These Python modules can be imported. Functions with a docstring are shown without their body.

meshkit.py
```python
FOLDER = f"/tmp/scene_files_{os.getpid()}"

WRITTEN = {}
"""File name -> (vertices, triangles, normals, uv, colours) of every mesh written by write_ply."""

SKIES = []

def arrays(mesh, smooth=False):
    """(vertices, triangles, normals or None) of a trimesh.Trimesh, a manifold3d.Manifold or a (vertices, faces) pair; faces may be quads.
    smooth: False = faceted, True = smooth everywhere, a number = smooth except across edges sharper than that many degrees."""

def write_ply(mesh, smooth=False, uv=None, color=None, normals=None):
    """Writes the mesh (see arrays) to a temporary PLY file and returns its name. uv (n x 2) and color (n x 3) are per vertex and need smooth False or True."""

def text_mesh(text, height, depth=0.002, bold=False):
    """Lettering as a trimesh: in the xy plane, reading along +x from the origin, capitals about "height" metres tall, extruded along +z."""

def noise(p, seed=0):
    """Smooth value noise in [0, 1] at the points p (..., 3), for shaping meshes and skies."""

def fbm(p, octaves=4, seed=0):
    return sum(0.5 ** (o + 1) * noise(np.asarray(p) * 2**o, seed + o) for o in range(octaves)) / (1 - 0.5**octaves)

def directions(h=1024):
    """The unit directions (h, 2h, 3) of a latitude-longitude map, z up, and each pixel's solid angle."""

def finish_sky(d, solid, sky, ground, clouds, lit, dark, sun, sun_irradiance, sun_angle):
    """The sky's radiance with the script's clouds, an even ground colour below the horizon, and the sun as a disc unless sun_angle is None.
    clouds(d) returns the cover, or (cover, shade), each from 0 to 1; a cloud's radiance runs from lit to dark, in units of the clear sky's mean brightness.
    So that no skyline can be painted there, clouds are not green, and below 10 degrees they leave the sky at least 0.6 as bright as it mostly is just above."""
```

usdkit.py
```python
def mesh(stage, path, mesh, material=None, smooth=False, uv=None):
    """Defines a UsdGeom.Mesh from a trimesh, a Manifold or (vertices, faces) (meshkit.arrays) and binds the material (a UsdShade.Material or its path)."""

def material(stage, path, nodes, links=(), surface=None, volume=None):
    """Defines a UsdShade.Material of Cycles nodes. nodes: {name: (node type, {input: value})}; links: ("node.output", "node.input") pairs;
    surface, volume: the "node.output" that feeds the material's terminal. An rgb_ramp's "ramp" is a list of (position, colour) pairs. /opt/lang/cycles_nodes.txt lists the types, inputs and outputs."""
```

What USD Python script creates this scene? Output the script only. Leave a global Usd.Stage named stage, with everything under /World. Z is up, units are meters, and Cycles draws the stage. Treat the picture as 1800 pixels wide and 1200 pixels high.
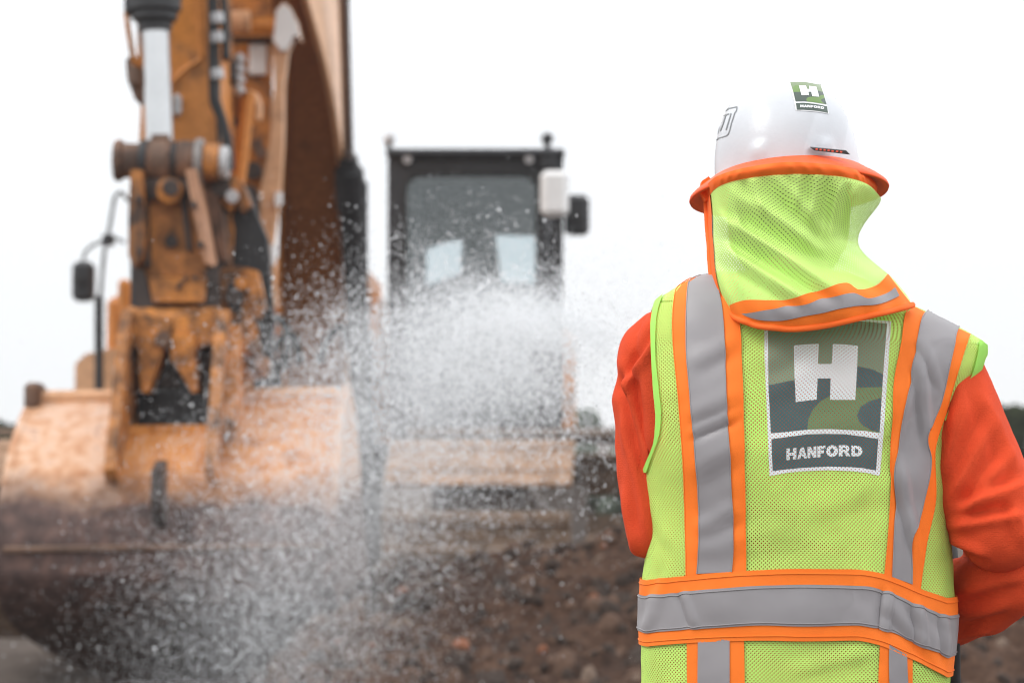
import math, random
import numpy as np, trimesh, shapely
from shapely.geometry import Polygon, box as sbox, LineString
from scipy.interpolate import PchipInterpolator, LinearNDInterpolator, NearestNDInterpolator, RectBivariateSpline
from manifold3d import Manifold
import usdkit, meshkit
from pxr import Usd, UsdGeom, UsdLux, UsdShade, Gf, Sdf, Vt

stage = Usd.Stage.CreateInMemory()
UsdGeom.SetStageUpAxis(stage, 'Z')
UsdGeom.SetStageMetersPerUnit(stage, 1.0)
UsdGeom.Xform.Define(stage, '/World')
UsdGeom.Scope.Define(stage, '/World/Looks')
rng = np.random.default_rng(7)

# ------------------------------------------------------------------ camera
FPX = 4250.0                       # focal length in pixels of the 1800 wide photograph (85 mm)
CAMZ = 1.37
PITCH = math.atan(160 / FPX)
cam = UsdGeom.Camera.Define(stage, '/World/camera')
cam.CreateProjectionAttr('perspective')
cam.CreateHorizontalApertureAttr(36.0)
cam.CreateVerticalApertureAttr(24.0)
cam.CreateFocalLengthAttr(85.0)
cam.CreateFStopAttr(5.2)
cam.CreateFocusDistanceAttr(3.42)
cam.CreateExposureAttr(EXPOSURE := 0.0)
cam.CreateClippingRangeAttr((0.05, 5000.0))
cam.AddTranslateOp().Set(Gf.Vec3d(0, 0, CAMZ))
cam.AddRotateXOp().Set(90 + math.degrees(PITCH))

# ------------------------------------------------------------------ sky and sun (thin bright overcast, light from the upper left)
SUN_EL, SUN_AZ = math.radians(46), math.radians(-112)     # azimuth = atan2(x, y)
sun_dir = np.array([math.sin(SUN_AZ) * math.cos(SUN_EL), math.cos(SUN_AZ) * math.cos(SUN_EL), math.sin(SUN_EL)])
# overcast sky: brightest overhead, a third as bright at the horizon, with soft cloud unevenness
usdkit.material(stage, '/World/Looks/sky', {
    'sky': ('sky_texture', {'sky_type': 'single_scattering', 'sun_disc': False, 'sun_elevation': SUN_EL, 'sun_rotation': SUN_AZ}),
    'co': ('texture_coordinate', {}),
    'xyz': ('separate_xyz', {}),
    'el': ('map_range', {'from_min': 0.0, 'from_max': 1.0, 'to_min': 9.7, 'to_max': 20.0, 'clamp': True}),
    'n': ('noise_texture', {'scale': 2.2, 'detail': 4.0}),
    'ramp': ('rgb_ramp', {'ramp': [(0.25, (0.955, 0.975, 1.0)), (0.75, (1.0, 1.0, 1.0))]}),
    'mu': ('mix', {'mix_type': 'multiply', 'fac': 1.0}),
    'm': ('mix', {'fac': 0.95}),
    'bg': ('background_shader', {'strength': 0.1}),
}, [('co.generated', 'n.vector'), ('co.generated', 'xyz.vector'), ('xyz.z', 'el.value'), ('n.fac', 'ramp.fac'), ('el.result', 'mu.color1'), ('ramp.color', 'mu.color2'),
    ('sky.color', 'm.color1'), ('mu.color', 'm.color2'), ('m.color', 'bg.color')], surface='bg.background')
dome = UsdLux.DomeLight.Define(stage, '/World/sky')
UsdShade.MaterialBindingAPI.Apply(dome.GetPrim()).Bind(UsdShade.Material.Get(stage, '/World/Looks/sky'))
dome.GetPrim().SetCustomDataByKey('kind', 'structure')
sun = UsdLux.DistantLight.Define(stage, '/World/sun')
sun.CreateNormalizeAttr(True)
sun.CreateIntensityAttr(0.4)
sun.CreateAngleAttr(26.0)
sun.CreateColorAttr(Gf.Vec3f(1.0, 0.97, 0.92))
_z = Gf.Vec3d(*map(float, sun_dir))
sun.AddTransformOp().Set(Gf.Matrix4d().SetRotate(Gf.Rotation(Gf.Vec3d(0, 0, 1), _z)))


# ------------------------------------------------------------------ helpers
HAZE = .0009
_cp, _sp = math.cos(PITCH), math.sin(PITCH)


def W(px, py, Y):
    """The point at distance Y seen at pixel (px, py) of the 1800 x 1200 photograph."""
    px, py, Y = np.broadcast_arrays(np.asarray(px, float), np.asarray(py, float), np.asarray(Y, float))
    a, b = (px - 900) / FPX, (600 - py) / FPX
    dy, dz = _cp - b * _sp, _sp + b * _cp
    t = Y / dy
    return np.stack([a * t, Y, CAMZ + dz * t], -1)


def proj(P):
    P = np.asarray(P, float)
    d = P - [0, 0, CAMZ]
    f = d[..., 1] * _cp + d[..., 2] * _sp
    u = -d[..., 1] * _sp + d[..., 2] * _cp
    return np.stack([900 + FPX * d[..., 0] / f, 600 - FPX * u / f], -1)


def X(px, Y): return float(W(px, 600, Y)[0])
def Z(py, Y): return float(W(900, py, Y)[2])


_names = {}
ORIGIN = {}


def unique(parent, name):
    k = _names.get((parent, name), -1) + 1
    _names[(parent, name)] = k
    return name if k == 0 else f'{name}_{k:03d}'


def tag(prim, label=None, cat=None, group=None, kind=None):
    for k, v in (('label', label), ('category', cat), ('group', group), ('kind', kind)):
        if v:
            prim.SetCustomDataByKey(k, v)
    return prim


def thing(name, label, cat, loc=(0, 0, 0), group=None):
    p = '/World/' + unique('/World', name)
    x = UsdGeom.Xform.Define(stage, p)
    x.AddTranslateOp().Set(Gf.Vec3d(*map(float, loc)))
    ORIGIN[p] = np.array(loc, float)
    tag(x.GetPrim(), label, cat, group)
    return p


def obj(parent, name, mesh, mat, smooth=False, uv=None, label=None, local=False):
    """ONE mesh prim under parent (a path; '/World' for a top-level thing); vertices are given in world coordinates."""
    p = parent + '/' + unique(parent, name)
    org = ORIGIN.get(parent, np.zeros(3))
    ORIGIN[p] = org
    if isinstance(mesh, (tuple, list)):
        v, f = np.asarray(mesh[0], float), np.asarray(mesh[1], int)
    elif hasattr(mesh, 'to_mesh'):
        m = mesh.to_mesh()
        v, f = np.array(m.vert_properties[:, :3], float), np.array(m.tri_verts)
    else:
        v, f = np.array(mesh.vertices, float), np.array(mesh.faces)
    usdkit.mesh(stage, p, ((v if local else v - org), f), '/World/Looks/' + mat, smooth=smooth, uv=uv)
    if label:
        stage.GetPrimAtPath(p).SetCustomDataByKey('label', label)
    return p


def join(*ms):
    ms = [m for m in ms if m is not None]
    vs, fs, n = [], [], 0
    for m in ms:
        if hasattr(m, 'to_mesh'):
            q = m.to_mesh(); v, f = np.array(q.vert_properties[:, :3]), np.array(q.tri_verts)
        elif isinstance(m, tuple):
            v, f = np.asarray(m[0], float), np.asarray(m[1], int)
            if f.shape[1] == 4:
                f = np.vstack([f[:, [0, 1, 2]], f[:, [0, 2, 3]]])
        else:
            v, f = np.array(m.vertices), np.array(m.faces)
        vs.append(v); fs.append(f + n); n += len(v)
    return np.vstack(vs), np.vstack(fs)


def grid_faces(n, m, close=False):
    i, j = np.meshgrid(np.arange(n - 1), np.arange(m if close else m - 1), indexing='ij')
    a, b = i * m + j, i * m + (j + 1) % m
    c, d = (i + 1) * m + (j + 1) % m, (i + 1) * m + j
    q = np.stack([a, b, c, d], -1).reshape(-1, 4)
    return np.vstack([q[:, [0, 1, 2]], q[:, [0, 2, 3]]])


def bx(x0, x1, y0, y1, z0, z1, c=0.012):
    """A box with chamfered edges."""
    x0, x1 = min(x0, x1), max(x0, x1); y0, y1 = min(y0, y1), max(y0, y1); z0, z1 = min(z0, z1), max(z0, z1)
    c = min(c, (x1 - x0) * .3, (y1 - y0) * .3, (z1 - z0) * .3)
    pts = []
    for X_, sx in ((x0, 1), (x1, -1)):
        for Y_, sy in ((y0, 1), (y1, -1)):
            for Z_, sz in ((z0, 1), (z1, -1)):
                pts += [(X_ + sx * c, Y_ + sy * c, Z_), (X_ + sx * c, Y_, Z_ + sz * c), (X_, Y_ + sy * c, Z_ + sz * c)]
    return Manifold.hull_points(np.array(pts, np.float64))


def hullp(pts): return Manifold.hull_points(np.asarray(pts, np.float64))


def cyl(p0, p1, r, r1=None, n=28):
    p0, p1 = np.asarray(p0, float), np.asarray(p1, float)
    r1 = r if r1 is None else r1
    d = p1 - p0; L = np.linalg.norm(d); d = d / L
    a = np.cross(d, [0, 0, 1.] if abs(d[2]) < .9 else [1., 0, 0]); a /= np.linalg.norm(a)
    b = np.cross(d, a)
    t = np.arange(n) * 2 * np.pi / n
    ring = np.cos(t)[:, None] * a + np.sin(t)[:, None] * b
    c = min(.08 * min(r, r1), L * .2)
    return hullp(np.vstack([p0 + ring * (r - c), p0 + d * c + ring * r, p1 - d * c + ring * r1, p1 + ring * (r1 - c)]))


def tube(points, r, n=10, sub=6):
    P = np.asarray(points, float)
    if len(P) > 2 and sub > 1:
        t = np.arange(len(P)); tt = np.linspace(0, len(P) - 1, (len(P) - 1) * sub + 1)
        P = np.stack([PchipInterpolator(t, P[:, k])(tt) for k in range(3)], 1)
    T = np.gradient(P, axis=0); T /= np.linalg.norm(T, axis=1, keepdims=True) + 1e-12
    ref = np.array([0.37, 0.21, 0.9]); ref /= np.linalg.norm(ref)
    a = np.cross(T, ref); a /= np.linalg.norm(a, axis=1, keepdims=True) + 1e-9
    b = np.cross(T, a)
    rr = np.broadcast_to(np.asarray(r, float), (len(P),))
    ang = np.arange(n) * 2 * np.pi / n
    V = P[:, None] + rr[:, None, None] * (np.cos(ang)[None, :, None] * a[:, None] + np.sin(ang)[None, :, None] * b[:, None])
    F = grid_faces(len(P), n, True)
    v = np.vstack([V.reshape(-1, 3), P[:1], P[-1:]]); k = len(P) * n
    caps = [(k, (j + 1) % n, j) for j in range(n)] + [(k + 1, k - n + j, k - n + (j + 1) % n) for j in range(n)]
    return v, np.vstack([F, caps])


def prism_x(yz, x0, x1):
    """A profile in the (y, z) plane extruded along x."""
    m = trimesh.creation.extrude_polygon(Polygon(yz).buffer(0), x1 - x0, engine='earcut')
    v = np.array(m.vertices)
    return np.stack([v[:, 2] + x0, v[:, 0], v[:, 1]], 1), np.array(m.faces)


def prism_y(xz, y0, y1):
    m = trimesh.creation.extrude_polygon(Polygon(xz).buffer(0) if not isinstance(xz, Polygon) else xz, y1 - y0, engine='earcut')
    v = np.array(m.vertices)
    return np.stack([v[:, 0], v[:, 2] + y0, v[:, 1]], 1), np.array(m.faces)[:, ::-1]


def smoothed(m, length, iters=10, lamb=.5):
    m = m.refine_to_length(length)
    q = m.to_mesh()
    t = trimesh.Trimesh(np.array(q.vert_properties[:, :3], float), np.array(q.tri_verts), process=True)
    trimesh.smoothing.filter_taubin(t, lamb=lamb, nu=lamb + .03, iterations=iters)
    return t


def chain(pts, n=20):
    """Hulls of consecutive spheres (x, y, z, r)."""
    out = []
    for a, b in zip(pts[:-1], pts[1:]):
        s = [Manifold.sphere(float(q[3]), n).translate([float(q[0]), float(q[1]), float(q[2])]) for q in (a, b)]
        out.append(Manifold.batch_hull(s))
    return out


# ------------------------------------------------------------------ materials
def sr(r, g, b):
    c = np.array([r, g, b], float) / 255
    return tuple(np.where(c <= .04045, c / 12.92, ((c + .055) / 1.055) ** 2.4))


def plain(name, col, rough=.5, metal=0., noise=.12, scale=8., bump=0., bscale=60., spec=.5, **kw):
    """One colour with a soft procedural unevenness and optional fine relief."""
    c = np.array(col)
    nodes = {'co': ('texture_coordinate', {}), 'n': ('noise_texture', {'scale': scale, 'detail': 5.0}),
             'r': ('rgb_ramp', {'ramp': [(0.3, tuple(c * (1 - noise))), (0.7, tuple(np.minimum(c * (1 + noise), .95)))]}),
             'p': ('principled_bsdf', {'roughness': rough, 'metallic': metal, 'specular_ior_level': spec, **kw})}
    links = [('co.object', 'n.vector'), ('n.fac', 'r.fac'), ('r.color', 'p.base_color')]
    if bump:
        nodes |= {'bn': ('noise_texture', {'scale': bscale, 'detail': 3.0}), 'b': ('bump', {'strength': .6, 'distance': bump})}
        links += [('co.object', 'bn.vector'), ('bn.fac', 'b.height'), ('b.normal', 'p.normal')]
    usdkit.material(stage, '/World/Looks/' + name, nodes, links, surface='p.BSDF')


def worn_paint(name, col, wear=.5, rough=.42, scale=5.):
    """Machine paint: dusty, scuffed down to brown rust and dried mud in blotches."""
    c = np.array(col)
    usdkit.material(stage, '/World/Looks/' + name, {
        'co': ('texture_coordinate', {}),
        'n1': ('noise_texture', {'scale': scale, 'detail': 8.0, 'roughness': .65}),
        'n2': ('noise_texture', {'scale': scale * 4.2, 'detail': 6.0, 'roughness': .7}),
        'r1': ('rgb_ramp', {'ramp': [(0.62 - .22 * wear, (0, 0, 0)), (0.78 - .12 * wear, (1, 1, 1))]}),
        'r2': ('rgb_ramp', {'ramp': [(0.3, tuple(c * .8)), (.55, tuple(c)), (0.75, tuple(np.minimum(c * 1.15 + .03, .9)))]}),
        'm': ('mix', {'color2': (0.06, 0.036, 0.026)}),
        'rr': ('rgb_ramp', {'ramp': [(0., (rough,) * 3), (1., (.85,) * 3)]}),
        'p': ('principled_bsdf', {'specular_ior_level': .5}),
    }, [('co.object', 'n1.vector'), ('co.object', 'n2.vector'), ('n1.fac', 'r1.fac'), ('n2.fac', 'r2.fac'), ('r1.color', 'm.fac'),
        ('r2.color', 'm.color1'), ('m.color', 'p.base_color'), ('r1.color', 'rr.fac'), ('rr.color', 'p.roughness')], surface='p.BSDF')


ORANGE = np.array(sr(196, 124, 50))
worn_paint('machine_orange', ORANGE, .85, scale=7.)
worn_paint('machine_orange_clean', ORANGE, .2)
worn_paint('machine_orange_muddy', ORANGE, 1.25, scale=8.)  # mud blotches, spread wider to also stand in for missing occlusion shade
worn_paint('machine_orange_stained', np.array(sr(200, 128, 52)), 1.0, scale=12.)
worn_paint('boom_shade_brown', np.array(sr(150, 92, 45)), .05, rough=.55)  # the shade on the boom underside is put into this brown
worn_paint('pale_orange', np.array(sr(212, 164, 124)), .2, rough=.38)  # pale orange; on the boom side it carries painted brightness
# bucket shell: faded paint above, caked with dried mud below a ragged tide line
def bucket_mat(name, ramp):
  usdkit.material(stage, '/World/Looks/' + name, {
    'g': ('texture_coordinate', {}),
    's': ('separate_xyz', {}),
    'n': ('noise_texture', {'scale': 4.5, 'detail': 8.0, 'roughness': .65}),
    'n2': ('noise_texture', {'scale': 14., 'detail': 6.0}),
    'a': ('math', {'math_type': 'multiply_add', 'value2': 0.26, 'value3': -0.13}),
    'z': ('math', {'math_type': 'add'}),
    'rz': ('map_range', {'from_min': 1.05, 'from_max': 1.22, 'to_min': 0., 'to_max': 1., 'clamp': True}),
    'rp': ('rgb_ramp', {'ramp': ramp}),
    'rm': ('rgb_ramp', {'ramp': [(.3, sr(54, 40, 37)), (.55, sr(82, 62, 57)), (.75, sr(108, 82, 72))]}),
    'm': ('mix', {}),
    'rr': ('map_range', {'from_min': 0., 'from_max': 1., 'to_min': .8, 'to_max': .36, 'clamp': True}),
    'p': ('principled_bsdf', {}),
}, [('g.object', 's.vector'), ('g.object', 'n.vector'), ('g.object', 'n2.vector'), ('n.fac', 'a.value1'), ('a.value', 'z.value1'), ('s.z', 'z.value2'),
    ('z.value', 'rz.value'), ('n2.fac', 'rp.fac'), ('n2.fac', 'rm.fac'), ('rz.result', 'm.fac'), ('rm.color', 'm.color1'), ('rp.color', 'm.color2'),
    ('rz.result', 'rr.value'), ('rr.result', 'p.roughness'), ('m.color', 'p.base_color')], surface='p.BSDF')

bucket_mat('bucket_paint', [(.3, sr(172, 116, 74)), (.45, sr(194, 146, 110)), (.6, sr(208, 172, 146)), (.76, sr(146, 102, 80))])
bucket_mat('bucket_gold', [(.28, sr(150, 92, 42)), (.45, sr(186, 118, 54)), (.6, sr(198, 134, 74)), (.7, sr(178, 150, 134)), (.8, sr(150, 134, 128))])
worn_paint('link_edge', np.array(sr(176, 130, 100)), .5)
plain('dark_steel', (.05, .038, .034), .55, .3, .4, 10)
plain('brown_steel', (.13, .075, .05), .6, .2, .4, 12)
plain('black_paint', (.018, .018, .02), .45, 0, .3, 6)
plain('cab_paint', (.022, .023, .027), .45, 0, .2, 6)
plain('black_rubber', (.02, .02, .021), .6, 0, .2)
plain('chrome', (.66, .67, .68), .13, 1.0, .05)
plain('rod_steel', (.28, .24, .23), .3, .9, .1)
plain('grey_metal', (.45, .45, .46), .5, .2, .15)
worn_paint('greasy_steel', np.array(sr(120, 84, 62)), 1.2, scale=9.)
plain('dull_metal', (.24, .22, .21), .5, .2, .3)
plain('white_plate', (.72, .72, .72), .4, 0, .06)
plain('seat_grey', (.05, .05, .055), .8, 0, .2)
plain('shoe_top', (.33, .205, .13), .75, .1, .35, 14)
plain('shoe_mid', (.17, .115, .08), .85, 0, .4, 14)
plain('track_dark', (.07, .05, .04), .9, 0, .4, 14)  # dark brown of the track frame and idler
plain('white_paint', (.8, .8, .79), .35, 0, .04)
usdkit.material(stage, '/World/Looks/cab_glass', {
    'f': ('fresnel', {'IOR': 1.8}), 't': ('transparent_bsdf', {'color': (.87, .90, .91)}), 'g': ('glossy_bsdf', {'roughness': .02, 'color': (.95, 1, 1)}),
    'm': ('mix_closure', {})}, [('f.fac', 'm.fac'), ('t.BSDF', 'm.closure1'), ('g.BSDF', 'm.closure2')], surface='m.closure')


def dirt(name, cols, scale=3., bump=.03):
    usdkit.material(stage, '/World/Looks/' + name, {
        'co': ('texture_coordinate', {}),
        'n': ('noise_texture', {'scale': scale, 'detail': 9.0, 'roughness': .62}),
        'n2': ('noise_texture', {'scale': scale * 9, 'detail': 5.0, 'roughness': .6}),
        'v': ('mix', {'fac': .4}),
        'r': ('rgb_ramp', {'ramp': cols}),
        'b': ('bump', {'strength': .8, 'distance': bump}),
        'p': ('principled_bsdf', {'roughness': .95, 'specular_ior_level': .2}),
    }, [('co.object', 'n.vector'), ('co.object', 'n2.vector'), ('n.fac', 'v.color1'), ('n2.fac', 'v.color2'), ('v.color', 'r.fac'),
        ('r.color', 'p.base_color'), ('n2.fac', 'b.height'), ('b.normal', 'p.normal')], surface='p.BSDF')


dirt('mound_dirt', [(.32, (.020, .0115, .008)), (.48, (.050, .027, .018)), (.6, (.085, .048, .032)), (.72, (.16, .09, .058))])
dirt('ground_dirt', [(.3, (.055, .042, .035)), (.5, (.10, .078, .066)), (.7, (.16, .125, .105))], 1.2, .02)
plain('clod_dark', (.035, .022, .016), .95, 0, .4, 20)
plain('clod_brown', (.09, .05, .032), .95, 0, .4, 20)
plain('clod_pale', (.15, .105, .078), .95, 0, .3, 20)
plain('clod_rust', (.20, .075, .036), .9, 0, .4, 20)


def leaf(name, a, b):
    usdkit.material(stage, '/World/Looks/' + name, {
        'g': ('geometry', {}), 'r': ('rgb_ramp', {'ramp': [(0., a), (1., b)]}),
        'd': ('diffuse_bsdf', {}), 't': ('translucent_bsdf', {}), 'm': ('mix_closure', {'fac': .3})},
        [('g.random_per_island', 'r.fac'), ('r.color', 'd.color'), ('r.color', 't.color'), ('d.BSDF', 'm.closure1'), ('t.BSDF', 'm.closure2')], surface='m.closure')


leaf('leaf_mist_grey', (.18, .21, .17), (.32, .355, .29))  # leaf colour lightened so it holds the paleness of the mist
leaf('leaf_dark', (.035, .045, .028), (.10, .115, .07))
leaf('leaf_olive', (.05, .06, .03), (.12, .13, .07))
plain('bark', (.09, .065, .05), .9, 0, .3)
usdkit.material(stage, '/World/Looks/water_drop', {
    'd': ('diffuse_bsdf', {'color': (.86, .88, .9)}), 't': ('translucent_bsdf', {'color': (.86, .88, .9)}), 'm': ('mix_closure', {'fac': .5}),
    'g': ('glass_bsdf', {'color': (1, 1, 1), 'roughness': .1, 'IOR': 1.33}), 'w': ('mix_closure', {'fac': .5})},
    [('d.BSDF', 'm.closure1'), ('t.BSDF', 'm.closure2'), ('m.closure', 'w.closure1'), ('g.BSDF', 'w.closure2')], surface='w.closure')


def cloth(name, col, mesh_holes=False, hole=.25, transl=.0, rough=.8, weave=0., noise=.05, uvs=1.0, spec=.2, sheen=0.):
    """Fabric; mesh_holes cuts the regular holes of knitted mesh out of it along the cloth's own coordinates (st, in metres)."""
    c = np.array(col)
    nodes = {'co': ('texture_coordinate', {}), 'n': ('noise_texture', {'scale': 9., 'detail': 4.0}),
             'r': ('rgb_ramp', {'ramp': [(.3, tuple(c * (1 - noise))), (.7, tuple(np.minimum(c * (1 + noise), .97)))]}),
             'p': ('principled_bsdf', {'roughness': rough, 'specular_ior_level': spec, 'sheen_weight': sheen})}
    links = [('co.object', 'n.vector'), ('n.fac', 'r.fac'), ('r.color', 'p.base_color')]
    out = 'p.BSDF'
    if weave:
        nodes |= {
                  'wv': ('voronoi_texture', {'dimensions': '3D', 'feature': 'f1', 'scale': weave, 'randomness': 0.6}),
                  'bp': ('bump', {'strength': .7, 'distance': .0009})}
        links += [('co.object', 'wv.vector'), ('wv.distance', 'bp.height'), ('bp.normal', 'p.normal')]
    if transl:
        nodes |= {'tr': ('translucent_bsdf', {}), 'tm': ('mix_closure', {'fac': transl})}
        links += [('r.color', 'tr.color'), ('p.BSDF', 'tm.closure1'), ('tr.BSDF', 'tm.closure2')]
        out = 'tm.closure'
    if mesh_holes:
        nodes |= {'uv': ('uvmap', {'attribute': 'st'}), 'hm': ('mapping', {'scale': (184., 184., 1), 'rotation': (0, 0, 0)}),
                  'hr': ('mapping', {'rotation': (0, 0, math.pi / 4)}),
                  'hv': ('voronoi_texture', {'dimensions': '2D', 'feature': 'f1', 'scale': 1.4142, 'randomness': 0.0}),
                  'ht': ('map_range', {'from_min': hole - .04, 'from_max': hole + .04, 'to_min': 1., 'to_max': 0., 'clamp': True}),
                  'tp': ('transparent_bsdf', {}), 'hx': ('mix_closure', {})}
        links += [('uv.UV', 'hm.vector'), ('hm.vector', 'hr.vector'), ('hr.vector', 'hv.vector'), ('hv.distance', 'ht.value'), ('ht.result', 'hx.fac'),
                  (out, 'hx.closure1'), ('tp.BSDF', 'hx.closure2')]
        out = 'hx.closure'
    usdkit.material(stage, '/World/Looks/' + name, nodes, links, surface=out)


LIME = np.array(sr(202, 242, 124))
cloth('vest_mesh', LIME, True, .255, .10, noise=.08)
cloth('shade_mesh', np.array(sr(204, 240, 134)), True, .185, .05)
cloth('lime_binding', np.array(sr(172, 236, 112)), False, transl=.1)
cloth('orange_tape', np.array(sr(255, 126, 44)), False, rough=.6, noise=.03)
cloth('orange_hem', np.array(sr(255, 112, 44)), False, rough=.7)
cloth('silver_tape', np.array(sr(144, 141, 144)), False, rough=.38, noise=.09, spec=.5)
cloth('shirt_orange', np.array(sr(212, 74, 39)), False, weave=380., rough=.85, noise=.1)
cloth('print_sage', np.array(sr(134, 148, 124)), True, .215)
cloth('print_slate', np.array(sr(82, 102, 102)), True, .215)
cloth('print_olive', np.array(sr(118, 138, 100)), True, .215)
cloth('print_white', np.array(sr(228, 230, 230)), True, .215)
cloth('trouser_navy', (.03, .035, .05), False, rough=.9)
plain('hat_white', (.56, .58, .615), .3, 0, .05, 14, .0004, 160.)
plain('hat_orange', sr(250, 92, 36), .5, 0, .04)
plain('sticker_sage', sr(118, 136, 100), .3, 0, .02)
plain('sticker_green', sr(104, 136, 70), .3, 0, .02)
plain('sticker_slate', sr(68, 82, 74), .3, 0, .02)
plain('sticker_white', (.86, .87, .88), .3, 0, .01)
plain('sticker_grey', sr(120, 124, 126), .35, 0, .05)
plain('label_black', (.03, .025, .025), .4, 0, .1)
plain('label_red', sr(214, 90, 66), .45, 0, .05)
plain('skin', sr(206, 150, 120), .5, 0, .05, subsurface_weight=.0)
plain('boot_brown', (.10, .06, .035), .6, 0, .2)
plain('hair', (.04, .025, .018), .7, 0, .3)

exec_sections = True
# ================================================================== THE SETTING
def heightfield(f, xs, ys):
    XX, YY = np.meshgrid(xs, ys, indexing='ij')
    P = np.stack([XX, YY, f(XX, YY)], -1)
    return P.reshape(-1, 3), grid_faces(len(xs), len(ys))[:, ::-1][:, [2, 1, 0]]


def nz(x, y, s, seed=0, o=4):
    return meshkit.fbm(np.stack([x * s, y * s, np.zeros_like(x)], -1), o, seed) - .5


def ground_h(x, y):
    near = np.exp(-((x / 30) ** 2 + ((y - 15) / 30) ** 2))
    return nz(x, y, .35, 1) * .25 * near + nz(x, y, 1.7, 2) * .10 * near + nz(x, y, .02, 3) * 1.2 * (1 - near) - .10


xs = np.concatenate([-np.geomspace(700, 12, 26), np.linspace(-11.5, 11.5, 150), np.geomspace(12, 700, 26)])
ys = np.concatenate([-np.geomspace(300, 2, 10), np.linspace(0, 34, 200), np.geomspace(35, 1500, 30)])
tag(stage.GetPrimAtPath(obj('/World', 'ground', heightfield(ground_h, xs, ys), 'ground_dirt', smooth=True)), 'bare brown dirt ground of the work site', 'ground', kind='structure')


def sstep(a, b, x):
    t = np.clip((x - a) / (b - a), 0, 1)
    return t * t * (3 - 2 * t)


def mound_h(x, y):
    ridge = .80 + .05 * np.sin(x * 1.7 + .4)
    front = ridge - (11.0 - y) * .20
    back = ridge - (y - 11.0) * .55
    h = np.minimum(front, back)
    side = sstep(-1.6, -.5, x + .25 * nz(x, y, 1.2, 8) * 2) * (1 - sstep(5.2, 6.5, x))
    h = h * side
    h = h + nz(x, y, 1.1, 4) * .22 * side + nz(x, y, 4.0, 5, 3) * .17 * side + np.abs(nz(x, y, 9, 6, 3)) * .16 * side
    edge = sstep(6.2, 7.2, y) * (1 - sstep(12.1, 12.8, y)) * sstep(-1.7, -1.2, x) * (1 - sstep(6.0, 6.6, x))
    return h * edge - .25 * (1 - edge)


xs = np.linspace(-1.7, 6.6, 330); ys = np.linspace(6.2, 12.8, 260)
tag(stage.GetPrimAtPath(obj('/World', 'dirt_mound', heightfield(mound_h, xs, ys), 'mound_dirt', smooth=True)), 'dark brown heap of dug soil in front of the tracks', 'soil', kind='structure')


def instancer(path, protos, pos, which, scale, rot=None):
    pi = UsdGeom.PointInstancer.Define(stage, path)
    targets = []
    for k, (nm, m, mat) in enumerate(protos):
        p = obj(path, nm, m, mat, smooth=False)
        targets.append(Sdf.Path(p))
    pi.CreatePrototypesRel().SetTargets(targets)
    pi.CreatePositionsAttr(Vt.Vec3fArray.FromNumpy(np.asarray(pos, np.float32)))
    pi.CreateProtoIndicesAttr(Vt.IntArray.FromNumpy(np.asarray(which, np.int32)))
    pi.CreateScalesAttr(Vt.Vec3fArray.FromNumpy(np.asarray(scale, np.float32)))
    if rot is not None:
        pi.CreateOrientationsAttr(Vt.QuathArray([Gf.Quath(float(q[0]), float(q[1]), float(q[2]), float(q[3])) for q in rot]))
    return pi.GetPrim()


def lump(seed):
    m = trimesh.creation.icosphere(2, 1.0)
    v = np.array(m.vertices)
    v = v * (0.6 + .8 * meshkit.fbm(v * 1.6 + seed * 7, 3, seed))[:, None] * [1.15, .9, .7]
    return v, np.array(m.faces)


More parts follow.
